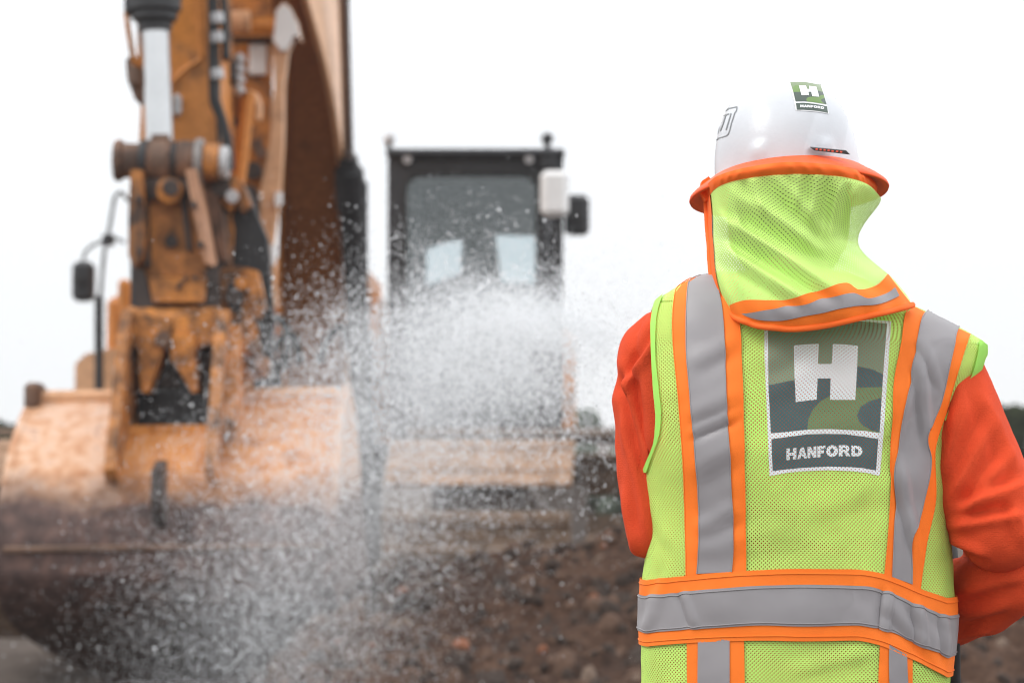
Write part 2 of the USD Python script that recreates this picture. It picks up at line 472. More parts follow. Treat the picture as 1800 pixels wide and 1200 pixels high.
n = 5200
cx_ = rng.uniform(-1.2, 5.0, n); cy_ = 6.9 + (11.9 - 6.9) * rng.random(n) ** .8
hz = mound_h(cx_, cy_)
q = rng.normal(size=(n, 4)); q /= np.linalg.norm(q, axis=1, keepdims=True)
size = .010 + .035 * rng.random(n) ** 4 + .012 * rng.random(n)
ok = hz > .12
clods = instancer('/World/dirt_clods', [('clod', lump(1), 'clod_dark'), ('clod', lump(2), 'clod_brown'), ('clod', lump(3), 'clod_pale'), ('chip', lump(4), 'clod_rust')],
                  np.stack([cx_, cy_, hz], 1)[ok], rng.choice(4, n, p=[.5, .41, .06, .03])[ok], np.repeat(size[:, None], 3, 1)[ok], q[ok])
tag(clods, 'loose crumbs and clods of soil strewn over the heap', 'soil', kind='stuff')


def tree(name, label, cat, px, Y, top_py, width_px, base_z, mat, n=1400, lf=.09, group=None, bush=False, seed=0):
    r = np.random.default_rng(seed)
    x = X(px, Y); zt = Z(top_py, Y); w = width_px / FPX * Y
    t = thing(name, label, cat, (x, Y, base_z), group)
    H = zt - base_z
    tr = [(x, Y, base_z - .1), (x + .03 * H, Y, base_z + .35 * H), (x - .02 * H, Y + .03, base_z + .75 * H)]
    limbs = [tube(tr, np.linspace(.045 * H, .012 * H, 13), 8)]
    cc = []
    for k in range(9 if not bush else 12):
        a = r.uniform(0, 2 * np.pi); rad = w / 2 * r.uniform(.15, .72); zz = base_z + H * (r.uniform(.38, .88) if not bush else r.uniform(.15, .8))
        rad *= (1.15 - (zz - base_z) / H * .75)
        c = np.array([x + rad * np.cos(a), Y + rad * np.sin(a), zz]); cc.append((c, w * r.uniform(.13, .24)))
        limbs.append(tube([(x, Y, base_z + .25 * H), tuple((np.array([x, Y, zz]) + c) / 2), tuple(c)], np.linspace(.02 * H, .006 * H, 13), 6))
    cc.append((np.array([x, Y, zt - .12 * H]), w * .16))
    obj(t, 'trunk' if not bush else 'stems', join(*limbs), 'bark', smooth=True)
    pts = []
    for c, rr in cc:
        d = r.normal(size=(n // len(cc), 3)); d /= np.linalg.norm(d, axis=1, keepdims=True)
        pts.append(c + d * (rr * r.random(len(d))[:, None] ** .45) * [1, 1, .8])
    pts = np.vstack(pts)
    e1 = r.normal(size=pts.shape); e1 /= np.linalg.norm(e1, axis=1, keepdims=True)
    e2 = np.cross(e1, r.normal(size=pts.shape)); e2 /= np.linalg.norm(e2, axis=1, keepdims=True)
    s = lf * r.uniform(.6, 1.4, len(pts))[:, None]
    V = np.stack([pts - e1 * s, pts + e2 * s * .55, pts + e1 * s, pts - e2 * s * .55], 1).reshape(-1, 3)
    F = np.arange(len(V)).reshape(-1, 4)
    obj(t, 'crown', (V, np.vstack([F[:, [0, 1, 2]], F[:, [0, 2, 3]]])), mat)
    return t


gz = -.1
tree('bush', 'grey green bush close right of the cab, half veiled by spray', 'bush', 1030, 27, 705, 150, gz, 'leaf_mist_grey', 2600, .075, bush=True, seed=1)
tree('bush', 'grey green bush directly left of the worker\'s sleeve', 'bush', 1112, 25, 742, 150, gz, 'leaf_mist_grey', 2600, .07, bush=True, seed=2)
tree('bush', 'low bush behind the tracks under the cab', 'bush', 960, 30, 735, 190, gz, 'leaf_mist_grey', 2000, .08, bush=True, seed=3)
tree('tree', 'dark tree at the right edge beyond the worker\'s right arm', 'tree', 1782, 34, 704, 150, gz, 'leaf_olive', 3000, .085, seed=4)
tree('tree', 'dark low tree behind the worker\'s right shoulder', 'tree', 1690, 38, 742, 170, gz, 'leaf_dark', 2200, .09, seed=5)
tree('tree', 'dark green tree at the left edge behind the bucket', 'tree', -12, 46, 742, 190, gz, 'leaf_olive', 3600, .10, seed=6)
tree('tree', 'olive tree rising behind the rounded left side of the bucket', 'tree', 88, 50, 748, 190, gz, 'leaf_dark', 3600, .11, seed=7)
tree('bush', 'low bush behind the worker, right of the hard-hat side', 'bush', 1560, 33, 780, 220, gz, 'leaf_dark', 2000, .09, bush=True, seed=9)

# ================================================================== THE EXCAVATOR
ex = thing('excavator', 'large worn orange excavator with raised boom and black cab, bucket lowered', 'excavator', (X(560, 15.5), 15.5, 0))
# ---- bucket
xl, xr = -2.125, -.765
def Rz(py, Y): return Z(py, Y)
outer = [(10.80, 1.535), (10.55, 1.43), (10.33, 1.28), (10.17, 1.10), (10.07, .92), (10.06, .80), (10.16, .68), (10.38, .575), (10.75, .475), (11.2, .38), (12.0, .23), (12.9, .05)]
tt = np.arange(len(outer)); t2 = np.linspace(0, len(outer) - 1, 56)
op = np.stack([PchipInterpolator(tt, np.array(outer)[:, k])(t2) for k in (0, 1)], 1)
tg = np.gradient(op, axis=0); tg /= np.linalg.norm(tg, axis=1, keepdims=True)
nrm = np.stack([-tg[:, 1], tg[:, 0]], 1)
if nrm[20, 0] < 0: nrm = -nrm
ip = op + nrm * .035


def tilt(m, k=.012):
    """The bucket hangs a little lower at its left end."""
    v, f = join(m)
    v = v.copy(); v[:, 2] += (v[:, 0] + 1.45) * k
    return v, f


xe0, xe1 = X(222, 10.4), X(374, 10.4)
kc = int(np.argmax(op[:, 1] < 1.425))
shell = lambda k, x0, x1: tilt(prism_x(np.vstack([op[k:], ip[k:][::-1]]), x0, x1))
bucket = obj(ex, 'bucket', shell(0, xl, xe0), 'bucket_paint', smooth=40)
obj(bucket, 'shell_plate', shell(kc, xe0, xe1), 'bucket_gold', smooth=40)
obj(bucket, 'shell_plate', shell(0, xe1, xr), 'bucket_gold', smooth=40, label='golden right half of the bucket back, scuffed grey')
side = np.vstack([op, [(12.95, .12), (12.2, .8), (11.4, 1.45), (11.0, 1.58)]])
for nm, a, b in (('side_plate', xl - .03, xl + .005), ('side_plate', xr - .005, xr + .03)):
    obj(bucket, nm, tilt(prism_x(side + 0, a, b)), 'bucket_paint')
for py_, h in ((962, .028),):
    z0 = 1.37 + 10.05 * (760 - py_) / 4250
    yy = np.interp(z0, op[:26][::-1][:, 1], op[:26][::-1][:, 0]) 
    obj(bucket, 'wear_strip', tilt(bx(xl + .01, xr - .01, yy - .018, yy + .05, z0 - h / 2, z0 + h / 2)), 'brown_steel')
# top torsion tube with the pale edge of the shell
obj(bucket, 'top_edge', tilt(bx(xl, X(208, 10.75), 10.74, 10.86, 1.50, 1.565, .02)), 'pale_orange')
obj(bucket, 'top_edge', tilt(bx(X(400, 10.75), xr, 10.74, 10.86, 1.50, 1.565, .02)), 'pale_orange')
obj(bucket, 'corner_lug', tilt(bx(xl - .03, xl + .035, 10.66, 10.86, 1.48, 1.60, .02)), 'brown_steel')
# hinge ears
for px0, px1 in ((203, 222), (374, 394)):
    x0, x1 = X(px0, 10.4), X(px1, 10.4)
    obj(bucket, 'hinge_ear', tilt(prism_x([(10.17, 1.16), (10.12, 1.22), (10.30, 1.52), (10.42, 1.78), (10.55, 1.90), (10.8, 1.92), (11.15, 1.80), (11.3, 1.55), (10.8, 1.45), (10.4, 1.28)], x0, x1)), 'machine_orange_muddy')
x0, x1 = X(398, 10.5), X(420, 10.5)
obj(bucket, 'hinge_ear', tilt(prism_x([(10.3, 1.36), (10.42, 1.55), (10.5, 1.72), (10.62, 1.84), (10.85, 1.84), (11.1, 1.72), (11.2, 1.5), (10.7, 1.4)], x0, x1)), 'machine_orange')
# black plate between the ears, painting in the shade of the gap
obj(bucket, 'recess_shade_plate', tilt(bx(X(224, 10.5), X(372, 10.5), 10.72, 10.76, 1.1, 1.66)), 'black_paint')
z0 = Z(868, 10.06)
eye = prism_x([(10.13, z0 + .14), (9.98, z0 + .10), (9.96, z0 - .03), (10.03, z0 - .12), (10.13, z0 - .13)], X(268, 10), X(288, 10))
obj(bucket, 'lifting_eye', tilt(eye), 'dark_steel')

# ---- stick (arm)
Ys = 11.2
stick_px = [(243, -150), (247, 200), (240, 330), (238, 470), (385, 470), (388, 300), (384, 0), (380, -150)]
pts = W(np.array([p[0] for p in stick_px]), np.array([p[1] for p in stick_px]), Ys)
st = obj(ex, 'stick', prism_y(pts[:, [0, 2]], Ys, Ys + .55), 'machine_orange_clean')
obj(st, 'weld_seam', tube([W(298, 150, Ys - .004), W(326, 122, Ys - .004), W(355, 98, Ys - .004), W(350, 40, Ys - .004), W(346, -60, Ys - .004)], .011, 8), 'machine_orange_clean', smooth=True)
obj(st, 'edge_plate', prism_y(W(np.array([377, 384, 389, 384, 380, 373]), np.array([-150, 0, 300, 300, 200, -150]), Ys - .02)[:, [0, 2]], Ys - .035, Ys - .003), 'dark_steel')
obj(st, 'bracket', join(bx(X(304, Ys), X(318, Ys), Ys - .06, Ys - .002, Z(205, Ys), Z(168, Ys))), 'grey_metal')
obj(st, 'side_guard', join(prism_y(W(np.array([224, 236, 246, 248, 240, 226]), np.array([108, 98, 104, 175, 178, 140]), 11.0)[:, [0, 2]], 10.95, 11.15)), 'brown_steel')

# ---- bucket cylinder
Yb = 10.85
cy = obj(ex, 'bucket_cylinder', cyl(W(271, -170, Yb), W(272, 22, Yb), 47 / FPX * Yb), 'black_paint', smooth=40)
obj(cy, 'gland', join(cyl(W(272, 14, Yb), W(272, 38, Yb), 40 / FPX * Yb), cyl(W(273, 36, Yb), W(273.5, 56, Yb), 29 / FPX * Yb)), 'black_paint', smooth=40)
obj(cy, 'port_block', bx(X(217, Yb), X(236, Yb), Yb - .05, Yb + .06, Z(28, Yb), Z(-20, Yb)), 'black_paint')
obj(cy, 'rod', cyl(W(273.5, 50, Yb), W(281, 256, Yb), 24 / FPX * Yb, n=40), 'chrome', smooth=40)
obj(cy, 'oil_pipe', tube([W(222, 20, Yb), W(226, 55, Yb), W(232, 90, Yb), W(240, 118, Yb + .05)], .013, 10), 'machine_orange', smooth=True)
obj(cy, 'oil_pipe', tube([W(243, 20, Yb + .05), W(246, 60, Yb + .05), W(247, 120, Yb + .05)], .012, 10), 'machine_orange', smooth=True)
obj(cy, 'pipe_clamp', bx(X(226, Yb + .1), X(246, Yb + .1), Yb + .02, Yb + .14, Z(150, Yb), Z(112, Yb), .03), 'brown_steel')

# ---- linkage at the lower end of the cylinder: pin with collars, power link, side links
Yl = 10.75
pin = obj(ex, 'linkage_pin', cyl(W(206, 284, Yl), W(402, 288, Yl), .048), 'dark_steel', smooth=40)
segs = [(202, 216, 37, 'greasy_steel'), (217, 247, 31, 'greasy_steel'), (247, 262, 38, 'black_paint'), (262, 303, 40, 'greasy_steel'), (303, 313, 36, 'black_paint'),
        (313, 343, 38, 'greasy_steel'), (344, 358, 42, 'dull_metal'), (359, 386, 34, 'machine_orange_muddy'), (387, 402, 29, 'grey_metal')]
for a, b, r, m in segs:
    obj(pin, 'collar', cyl(W(a, 284 + (a - 300) * .02, Yl), W(b, 284 + (b - 300) * .02, Yl), r / FPX * Yl), m, smooth=40)
obj(pin, 'rod_eye', join(cyl(W(268, 284, Yl), W(298, 284, Yl), 42 / FPX * Yl), hullp(np.vstack([W(np.array([266, 298, 299, 265]), np.array([236, 236, 290, 290]), Yl - .06), W(np.array([266, 298, 299, 265]), np.array([236, 236, 290, 290]), Yl + .06)]))), 'brown_steel', smooth=40)
# power link: broad tapering plate with raised cheeks
pl_px = [(246, 330), (345, 330), (358, 420), (372, 508), (362, 528), (262, 528), (246, 505), (240, 420)]
a_ = np.array(pl_px)
pl = obj(ex, 'bucket_link', prism_y(W(a_[:, 0], a_[:, 1], 10.72)[:, [0, 2]], 10.70, 10.80), 'machine_orange')
for poly in ([(232, 300), (250, 300), (256, 420), (250, 455), (238, 470), (228, 450), (228, 380)], [(328, 300), (344, 298), (362, 400), (374, 468), (362, 462), (348, 400), (336, 345)]):
    a_ = np.array(poly)
    obj(pl, 'cheek', prism_y(W(a_[:, 0], a_[:, 1], 10.6)[:, [0, 2]], 10.56, 10.82), 'machine_orange_muddy' if poly[0][0] < 300 else 'link_edge')
obj(pl, 'pin_boss', cyl(W(298, 335, 10.58), W(298, 335, 10.75), .058), 'machine_orange_muddy', smooth=40)
obj(pl, 'pin_boss', cyl(W(300, 330, 10.55), W(300, 330, 10.6), .036), 'dark_steel', smooth=40)
obj(pl, 'grease_boss', cyl(W(301, 424, 10.66), W(301, 424, 10.72), .03), 'dark_steel', smooth=40)
obj(pl, 'lower_web', hullp(np.vstack([W(np.array([262, 364, 360, 268]), np.array([488, 488, 530, 530]), 10.64), W(np.array([262, 364, 360, 268]), np.array([484, 484, 534, 534]), 10.72)])), 'machine_orange')
for px_, py_ in ((318, 498), (313, 506), (343, 488), (326, 490)):
    obj(pl, 'bolt', cyl(W(px_, py_, 10.62), W(px_, py_, 10.66), .011, n=12), 'dark_steel')
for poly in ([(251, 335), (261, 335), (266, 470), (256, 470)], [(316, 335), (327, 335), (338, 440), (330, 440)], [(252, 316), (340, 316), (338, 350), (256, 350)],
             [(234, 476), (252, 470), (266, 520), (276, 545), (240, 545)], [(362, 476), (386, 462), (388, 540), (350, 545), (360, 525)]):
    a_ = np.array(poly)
    obj(pl, 'shade_inset', prism_y(W(a_[:, 0], a_[:, 1], 10.69)[:, [0, 2]], 10.665, 10.698), 'dark_steel')  # dark strips, and plates painting shade under the pin and in the corners
for px_, py_ in ((244, 350), (246, 440), (340, 360), (352, 430)):
    obj(pl, 'bolt', cyl(W(px_, py_, 10.54), W(px_, py_, 10.57), .016, n=12), 'dark_steel')
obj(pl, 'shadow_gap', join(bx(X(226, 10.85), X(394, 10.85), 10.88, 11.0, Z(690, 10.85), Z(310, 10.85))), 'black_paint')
# cast lower end of the link with its forked prongs
lo = obj(ex, 'link_casting', cyl(W(222, 572, 10.7), W(388, 570, 10.7), 33 / FPX * 10.7), 'machine_orange_stained', smooth=40)
obj(lo, 'saddle', hullp(np.vstack([W(np.array([228, 302, 296, 250, 232]), np.array([548, 562, 615, 622, 600]), 10.58), W(np.array([228, 302, 296, 250, 232]), np.array([545, 555, 620, 622, 605]), 10.72)])), 'machine_orange_stained')
obj(lo, 'saddle', hullp(np.vstack([W(np.array([304, 380, 376, 340, 308]), np.array([560, 542, 600, 618, 612]), 10.58), W(np.array([304, 380, 376, 340, 308]), np.array([555, 540, 605, 622, 615]), 10.72)])), 'machine_orange_stained')
for poly in ([(250, 585), (284, 590), (288, 625), (276, 655), (264, 690), (252, 690), (246, 640)], [(304, 588), (344, 588), (346, 630), (350, 688), (340, 690), (318, 652), (302, 632)]):
    a_ = np.array(poly)
    obj(lo, 'prong', prism_y(W(a_[:, 0], a_[:, 1], 10.6)[:, [0, 2]], 10.55, 10.74), 'machine_orange_stained')
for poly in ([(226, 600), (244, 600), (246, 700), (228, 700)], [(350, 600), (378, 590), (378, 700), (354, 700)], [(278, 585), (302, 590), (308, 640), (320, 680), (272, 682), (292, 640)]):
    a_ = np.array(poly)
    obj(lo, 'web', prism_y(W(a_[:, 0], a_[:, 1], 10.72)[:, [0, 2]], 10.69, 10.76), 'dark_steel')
obj(lo, 'boss', cyl(W(286, 596, 10.5), W(286, 596, 10.62), .035), 'brown_steel', smooth=40)
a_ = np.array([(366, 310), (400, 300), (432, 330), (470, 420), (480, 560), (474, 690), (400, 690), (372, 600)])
obj(ex, 'link_shade_backing', prism_y(W(a_[:, 0], a_[:, 1], 11.05)[:, [0, 2]], 11.05, 11.15), 'black_paint')  # black sheet added as painted shade between the side links
# right-hand side link and knuckles
for poly, Y0, m in (([(372, 492), (392, 470), (420, 468), (446, 480), (452, 520), (440, 560), (410, 575), (384, 560)], 10.75, 'machine_orange'),
                    ([(400, 560), (430, 545), (452, 575), (470, 610), (466, 660), (440, 668), (410, 640), (396, 600)], 10.7, 'machine_orange_muddy'),
                    ([(356, 300), (384, 296), (412, 310), (420, 345), (404, 370), (380, 352), (362, 330)], 10.85, 'machine_orange'),
                    ([(372, 340), (396, 352), (408, 400), (404, 470), (388, 480), (378, 420)], 10.95, 'machine_orange_muddy')):
    a_ = np.array(poly)
    obj(ex, 'side_link', prism_y(W(a_[:, 0], a_[:, 1], Y0)[:, [0, 2]], Y0, Y0 + .14), m)
for px_, py_, r, Y0, m in ((412, 520, .045, 10.7, 'dark_steel'), (438, 605, .05, 10.64, 'machine_orange'), (446, 612, .03, 10.6, 'brown_steel'), (388, 330, .045, 10.8, 'dark_steel'),
                           (408, 345, .03, 10.78, 'grey_metal'), (424, 498, .03, 10.7, 'machine_orange'), (462, 640, .035, 10.66, 'machine_orange_muddy')):
    obj(ex, 'link_pin', cyl(W(px_, py_, Y0), W(px_, py_, Y0 + .2), r), m, smooth=40)
for poly, Y0, m in (([(398, 500), (416, 486), (428, 520), (420, 556), (402, 548)], 10.72, 'black_paint'), ([(430, 470), (452, 476), (466, 540), (452, 560), (440, 520)], 10.72, 'machine_orange'),
                    ([(404, 574), (424, 566), (436, 590), (420, 622), (406, 612)], 10.66, 'greasy_steel'), ([(452, 560), (474, 590), (482, 640), (470, 640), (456, 600)], 10.68, 'black_paint'),
                    ([(350, 312), (372, 308), (392, 380), (400, 460), (388, 460), (366, 380)], 10.8, 'greasy_steel'), ([(404, 300), (424, 318), (440, 360), (424, 372), (408, 340)], 10.9, 'machine_orange_muddy'),
                    ([(394, 620), (412, 640), (430, 672), (402, 690)], 10.6, 'machine_orange_stained')):
    a_ = np.array(poly)
    obj(ex, 'link_bracket', prism_y(W(a_[:, 0], a_[:, 1], Y0)[:, [0, 2]], Y0, Y0 + .1), m)
# hoses that run down the side of the stick
for pts_, r in (([(374, -40), (376, 60), (378, 160), (386, 190), (397, 225), (404, 262), (406, 300)], .016), ([(392, -30), (394, 30), (396, 60), (398, 105)], .018),
                ([(368, -40), (371, 80), (372, 170), (384, 205), (394, 240), (398, 300)], .013)):
    obj(ex, 'hydraulic_hose', tube([W(a, b, 11.05) for a, b in pts_], r, 10), 'black_rubber', smooth=True)
obj(ex, 'hydraulic_pipe', tube([W(396, -40, 11.3), W(398, 40, 11.3), W(400, 108, 11.3)], .026, 12), 'machine_orange_muddy', smooth=True)
for py_ in (32, 66, 130):
    obj(ex, 'hose_coupling', cyl(W(381, py_ - 9, 11.03), W(383, py_ + 9, 11.03), .03, n=12), 'grey_metal')

# ---- boom: a box girder that rises from the machine and arches towards the camera, seen from below
path = np.array([  # left px, right px, py, distance of the lower face
    (498, 612, 720, 15.2), (494, 611, 600, 15.0), (488, 610, 480, 14.6), (490, 607, 380, 14.2), (493, 602, 300, 13.85), (495, 592, 220, 13.4),
    (498, 577, 140, 12.95), (498, 562, 80, 12.6), (470, 548, 30, 12.35), (430, 534, -20, 12.1), (380, 520, -90, 11.8), (330, 500, -180, 11.5)])
tp = np.arange(len(path)); t2 = np.linspace(0, len(path) - 1, 70)
pp = np.stack([PchipInterpolator(tp, path[:, k])(t2) for k in range(4)], 1)
Lb, Rb = W(pp[:, 0], pp[:, 2], pp[:, 3]), W(pp[:, 1], pp[:, 2], pp[:, 3])
mid = (Lb + Rb) / 2
tg = np.gradient(mid, axis=0); tg[:, 0] = 0; tg /= np.linalg.norm(tg, axis=1, keepdims=True)
nb = np.stack([np.zeros(len(tg)), tg[:, 2], -tg[:, 1]], 1)
nb[nb[:, 1] < 0] *= -1
dep = np.interp(t2, [0, 5, 8, 11], [.75, .95, 1.0, .9])[:, None]


def girder(A, B, d0, d1):
    """A four-sided tube along the boom between its left (A) and right (B) edge lines, from depth d0 to d1 behind the lower face."""
    V = np.stack([A + nb * d0, B + nb * d0, B + nb * d1, A + nb * d1], 1)
    F = grid_faces(len(V), 4, True)
    k = (len(V) - 1) * 4
    return V.reshape(-1, 3), np.vstack([F, [(0, 2, 1), (0, 3, 2), (k, k + 1, k + 2), (k, k + 2, k + 3)]])


ux = np.array([1., 0, 0])
boom = obj(ex, 'boom', girder(Lb + ux * .03, Rb - ux * .03, .02, .05), 'boom_shade_brown', smooth=40)
obj(boom, 'side_web', girder(Rb - ux * .028, Rb - ux * .002, -.002, dep), 'pale_orange', smooth=40, label='right side of the boom, bright light put into its pale colour')
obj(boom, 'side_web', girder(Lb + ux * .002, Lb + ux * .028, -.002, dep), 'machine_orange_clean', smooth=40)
obj(boom, 'top_plate', girder(Lb + ux * .03, Rb - ux * .03, dep - .04, dep), 'machine_orange_clean', smooth=40)
obj(boom, 'corner_weld', tube(Rb[3:56:2] - nb[3:56:2] * .006, .014, 8, sub=1), 'pale_orange', smooth=True)
# the stick's rear plate beside the boom: a tall pale edge with a scuffed grey nose, a cross tube, a label plate and a valve block
a_ = np.array([(474, 548), (460, 520), (456, 430), (462, 330), (476, 250), (484, 150), (480, 70), (486, 20), (500, 6), (513, 16), (524, 40), (531, 74), (520, 66), (508, 90), (500, 150), (499, 250), (494, 330), (482, 420), (486, 540)])
sp = obj(ex, 'stick_rear_plate', prism_y(W(a_[:, 0], a_[:, 1], 12.0)[:, [0, 2]], 11.95, 12.05), 'pale_orange')
a_ = np.array([(482, 74), (487, 22), (500, 8), (512, 18), (523, 42), (529, 70), (519, 63), (505, 88), (496, 92)])
obj(sp, 'scuffed_nose', prism_y(W(a_[:, 0], a_[:, 1], 11.94)[:, [0, 2]], 11.90, 11.947), 'white_plate', label='grey scuffed nose of the plate')
for px_, py_, h in ((490, 350, 12), (480, 448, 18)):
    obj(sp, 'bolt_head', cyl(W(px_, py_ - h, 11.92), W(px_ - 2, py_ + h, 11.92), .02, n=12), 'white_plate')
a_ = np.array([(388, -120), (388, 270), (398, 330), (455, 345), (478, 250), (478, -120)])
bk = obj(ex, 'stick_rear_web', prism_y(W(a_[:, 0], a_[:, 1], 12.15)[:, [0, 2]], 12.12, 12.2), 'machine_orange')
obj(bk, 'cross_tube', cyl(W(398, 47, 11.95), W(486, 45, 11.95), 14 / FPX * 12), 'machine_orange_clean', smooth=40)
obj(bk, 'tube_end', cyl(W(402, 40, 11.9), W(440, 38, 11.9), 20 / FPX * 12), 'pale_orange', smooth=40)
obj(bk, 'label_plate', bx(X(437, 12.05), X(467, 12.05), 12.02, 12.05, Z(133, 12.05), Z(78, 12.05)), 'white_plate')
obj(bk, 'label_backing', bx(X(433, 12.06), X(471, 12.06), 12.055, 12.08, Z(138, 12.06), Z(70, 12.06)), 'machine_orange')
obj(bk, 'ledge', bx(X(404, 12.0), X(476, 12.0), 11.98, 12.1, Z(72, 12), Z(66, 12)), 'dark_steel')
obj(bk, 'valve_block', bx(X(384, 11.7), X(418, 11.7), 11.6, 11.8, Z(150, 11.7), Z(106, 11.7), .02), 'dark_steel')
for py_ in (104, 122, 140, 158):
    obj(bk, 'fitting', cyl(W(417, py_ - 7, 11.65), W(425, py_ + 7, 11.65), .024, n=12), 'grey_metal')
obj(bk, 'ring_boss', cyl(W(406, 186, 11.75), W(406, 186, 11.95), .062), 'machine_orange', smooth=40)
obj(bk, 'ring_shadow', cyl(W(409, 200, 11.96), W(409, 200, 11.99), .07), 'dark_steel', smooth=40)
obj(bk, 'curved_pipe', tube([W(438, 162, 11.7), W(434, 190, 11.7), W(429, 235, 11.7), W(424, 285, 11.7), W(418, 322, 11.7)], .034, 12), 'machine_orange_clean', smooth=True)
obj(bk, 'curved_pipe', tube([W(436, 166, 11.75), W(448, 170, 11.75), W(454, 190, 11.75), W(452, 212, 11.75)], .02, 12), 'pale_orange', smooth=True)
for px_, py_, r in ((452, 255, .03), (458, 268, .03), (434, 345, .06), (424, 372, .05), (445, 300, .045)):
    obj(bk, 'hose_end', cyl(W(px_, py_, 11.9), W(px_, py_, 12.13), r, n=16), 'dark_steel' if r > .02 and py_ > 290 else 'brown_steel', smooth=40)

# ---- boom cylinders
for (pa, pb, pc, pd, Y0, Y1) in (((601, -120), (613, 292), (613, 292), (640, 760), 13.2, 14.6), ((446, 300), (448, 370), (448, 370), (458, 640), 13.6, 14.6)):
    c0 = W(*pb, Y0 + (Y1 - Y0) * .4); c1 = W(*pd, Y1)
    bc = obj(ex, 'boom_cylinder', cyl(c0, c1, 21 / FPX * 14), 'black_paint', smooth=40)
    dd = (c1 - c0) / np.linalg.norm(c1 - c0)
    obj(bc, 'gland', cyl(c0 + dd * .02, c0 + dd * .27, 26 / FPX * 14), 'black_paint', smooth=40)
    obj(bc, 'gland_nut', cyl(c0 - dd * .06, c0 + dd * .03, 17 / FPX * 14), 'black_paint', smooth=40)
    obj(bc, 'rod', cyl(W(*pa, Y0 - .6), c0, 9.5 / FPX * 13.5), 'rod_steel', smooth=40)
    obj(bc, 'cushion_tube', tube([c0 + [.1, -.09, -.1], c0 + [.105, -.09, -.8], c1 + [.09, -.09, .3]], .016, 8), 'black_paint', smooth=True)

# ---- machine house and walkway pieces
Yh = 15.6
hs = obj(ex, 'machine_house', join(bx(X(205, Yh), X(662, 16.4), 16.4, 19.6, 1.25, 2.35, .06)), 'machine_orange')
obj(hs, 'tool_box', hullp([(X(a, 15.3), y, Z(b, 15.3)) for y in (15.3, 16.6) for a, b in ((132, 640), (150, 622), (208, 610), (216, 620), (216, 735), (132, 735))]), 'pale_orange')
obj(hs, 'fender', bx(X(186, 15.5), X(224, 15.5), 15.5, 16.6, Z(740, 15.5), Z(520, 15.5), .05), 'machine_orange_clean')
obj(hs, 'fender_step', bx(X(206, 15.4), X(226, 15.4), 15.4, 15.9, Z(560, 15.4), Z(490, 15.4), .04), 'machine_orange_clean')
obj(hs, 'engine_hood', bx(X(300, 17), X(640, 17), 17.2, 19.4, 2.35, 2.62, .08), 'machine_orange')
obj(hs, 'side_panel', bx(X(655, 15.9), X(673, 15.9), 15.9, 16.4, Z(770, 15.9), Z(520, 15.9), .03), 'machine_orange_clean')
obj(hs, 'front_panel', bx(X(466, 15.5), X(486, 15.5), 15.5, 15.6, Z(630, 15.5), Z(536, 15.5)), 'machine_orange_clean')
obj(hs, 'dark_bay', bx(X(420, 15.7), X(652, 15.7), 15.7, 16.3, Z(800, 15.7), Z(585, 15.7)), 'black_paint')
obj(ex, 'counterweight', bx(X(205, 16), .52, 19.6, 20.5, 1.15, 2.3, .18), 'machine_orange')
for pts_ in ([(450, 600), (470, 570), (490, 560), (505, 590), (500, 650)], [(560, 640), (580, 590), (600, 575), (612, 620)], [(470, 640), (490, 600), (515, 590), (525, 640)]):
    obj(ex, 'hydraulic_hose', tube([W(a, b, 14.4) for a, b in pts_], .028, 10), 'black_rubber', smooth=True)
# left mirror and rail
Ym = 15.2
rl = obj(ex, 'handrail', tube([W(173, 690, Ym), W(175, 560, Ym), W(184, 440, Ym), (W(189, 418, Ym)), W(196, 380, Ym), W(203, 345, Ym), W(212, 338, Ym), W(224, 352, Ym + .2)], .012, 10), 'black_paint', smooth=True)
obj(rl, 'post', cyl(W(174, 690, Ym - .02), W(174, 520, Ym - .02), .028), 'black_paint', smooth=40)
obj(rl, 'clamp', cyl(W(190, 432, Ym), W(191, 412, Ym), .04, n=16), 'black_paint')
mr = obj(ex, 'mirror', bx(X(127, Ym), X(166, Ym), Ym - .05, Ym + .05, Z(530, Ym), Z(460, Ym), .035), 'black_paint', label='black mirror at left on a thin bent arm')
obj(mr, 'mirror_boss', cyl(W(140, 492, Ym - .08), W(140, 492, Ym - .04), .035), 'black_rubber')
obj(mr, 'mirror_arm', tube([W(146, 462, Ym), W(150, 444, Ym), W(166, 430, Ym), W(190, 422, Ym), W(206, 420, Ym), W(218, 428, Ym)], .010, 10), 'black_paint', smooth=True)

# ---- cab: a hollow frame with glass all round, a seat inside
Yc0, Yc1 = 15.4, 17.1
cxl, cxr = X(681, Yc0), X(990, Yc0)
ztop, zbot = Z(268, Yc0), Z(772, Yc0)
outerp = Polygon([(cxl, zbot), (cxr, zbot), (cxr, ztop), (cxl, ztop)]).buffer(-.05).buffer(.05)
win = Polygon([(X(a, Yc0), Z(b, Yc0)) for a, b in ((706, 770 - 20), (950, 770 - 20), (950, 300), (706, 300))])
win = win.buffer(-.12).buffer(.12)
cab = obj(ex, 'cab', prism_y(outerp.difference(win), Yc0, Yc0 + .09), 'cab_paint')
obj(cab, 'front_window', prism_y(win.buffer(.012), Yc0 + .035, Yc0 + .045), 'cab_glass')
obj(cab, 'window_seal', prism_y(win.buffer(.004).difference(win.buffer(-.03)), Yc0 - .012, Yc0 - .002), 'black_rubber')
obj(cab, 'roof', bx(cxl - .01, cxr + .01, Yc0 - .06, Yc1, ztop - .03, ztop + .02, .015), 'cab_paint')
obj(cab, 'roof_lip', bx(cxl + .05, cxr - .05, Yc0 - .10, Yc0 - .062, ztop - .03, ztop + .012, .012), 'cab_paint')
obj(cab, 'floor', bx(cxl, cxr, Yc0 + .09, Yc1, zbot - .1, zbot, .02), 'cab_paint')
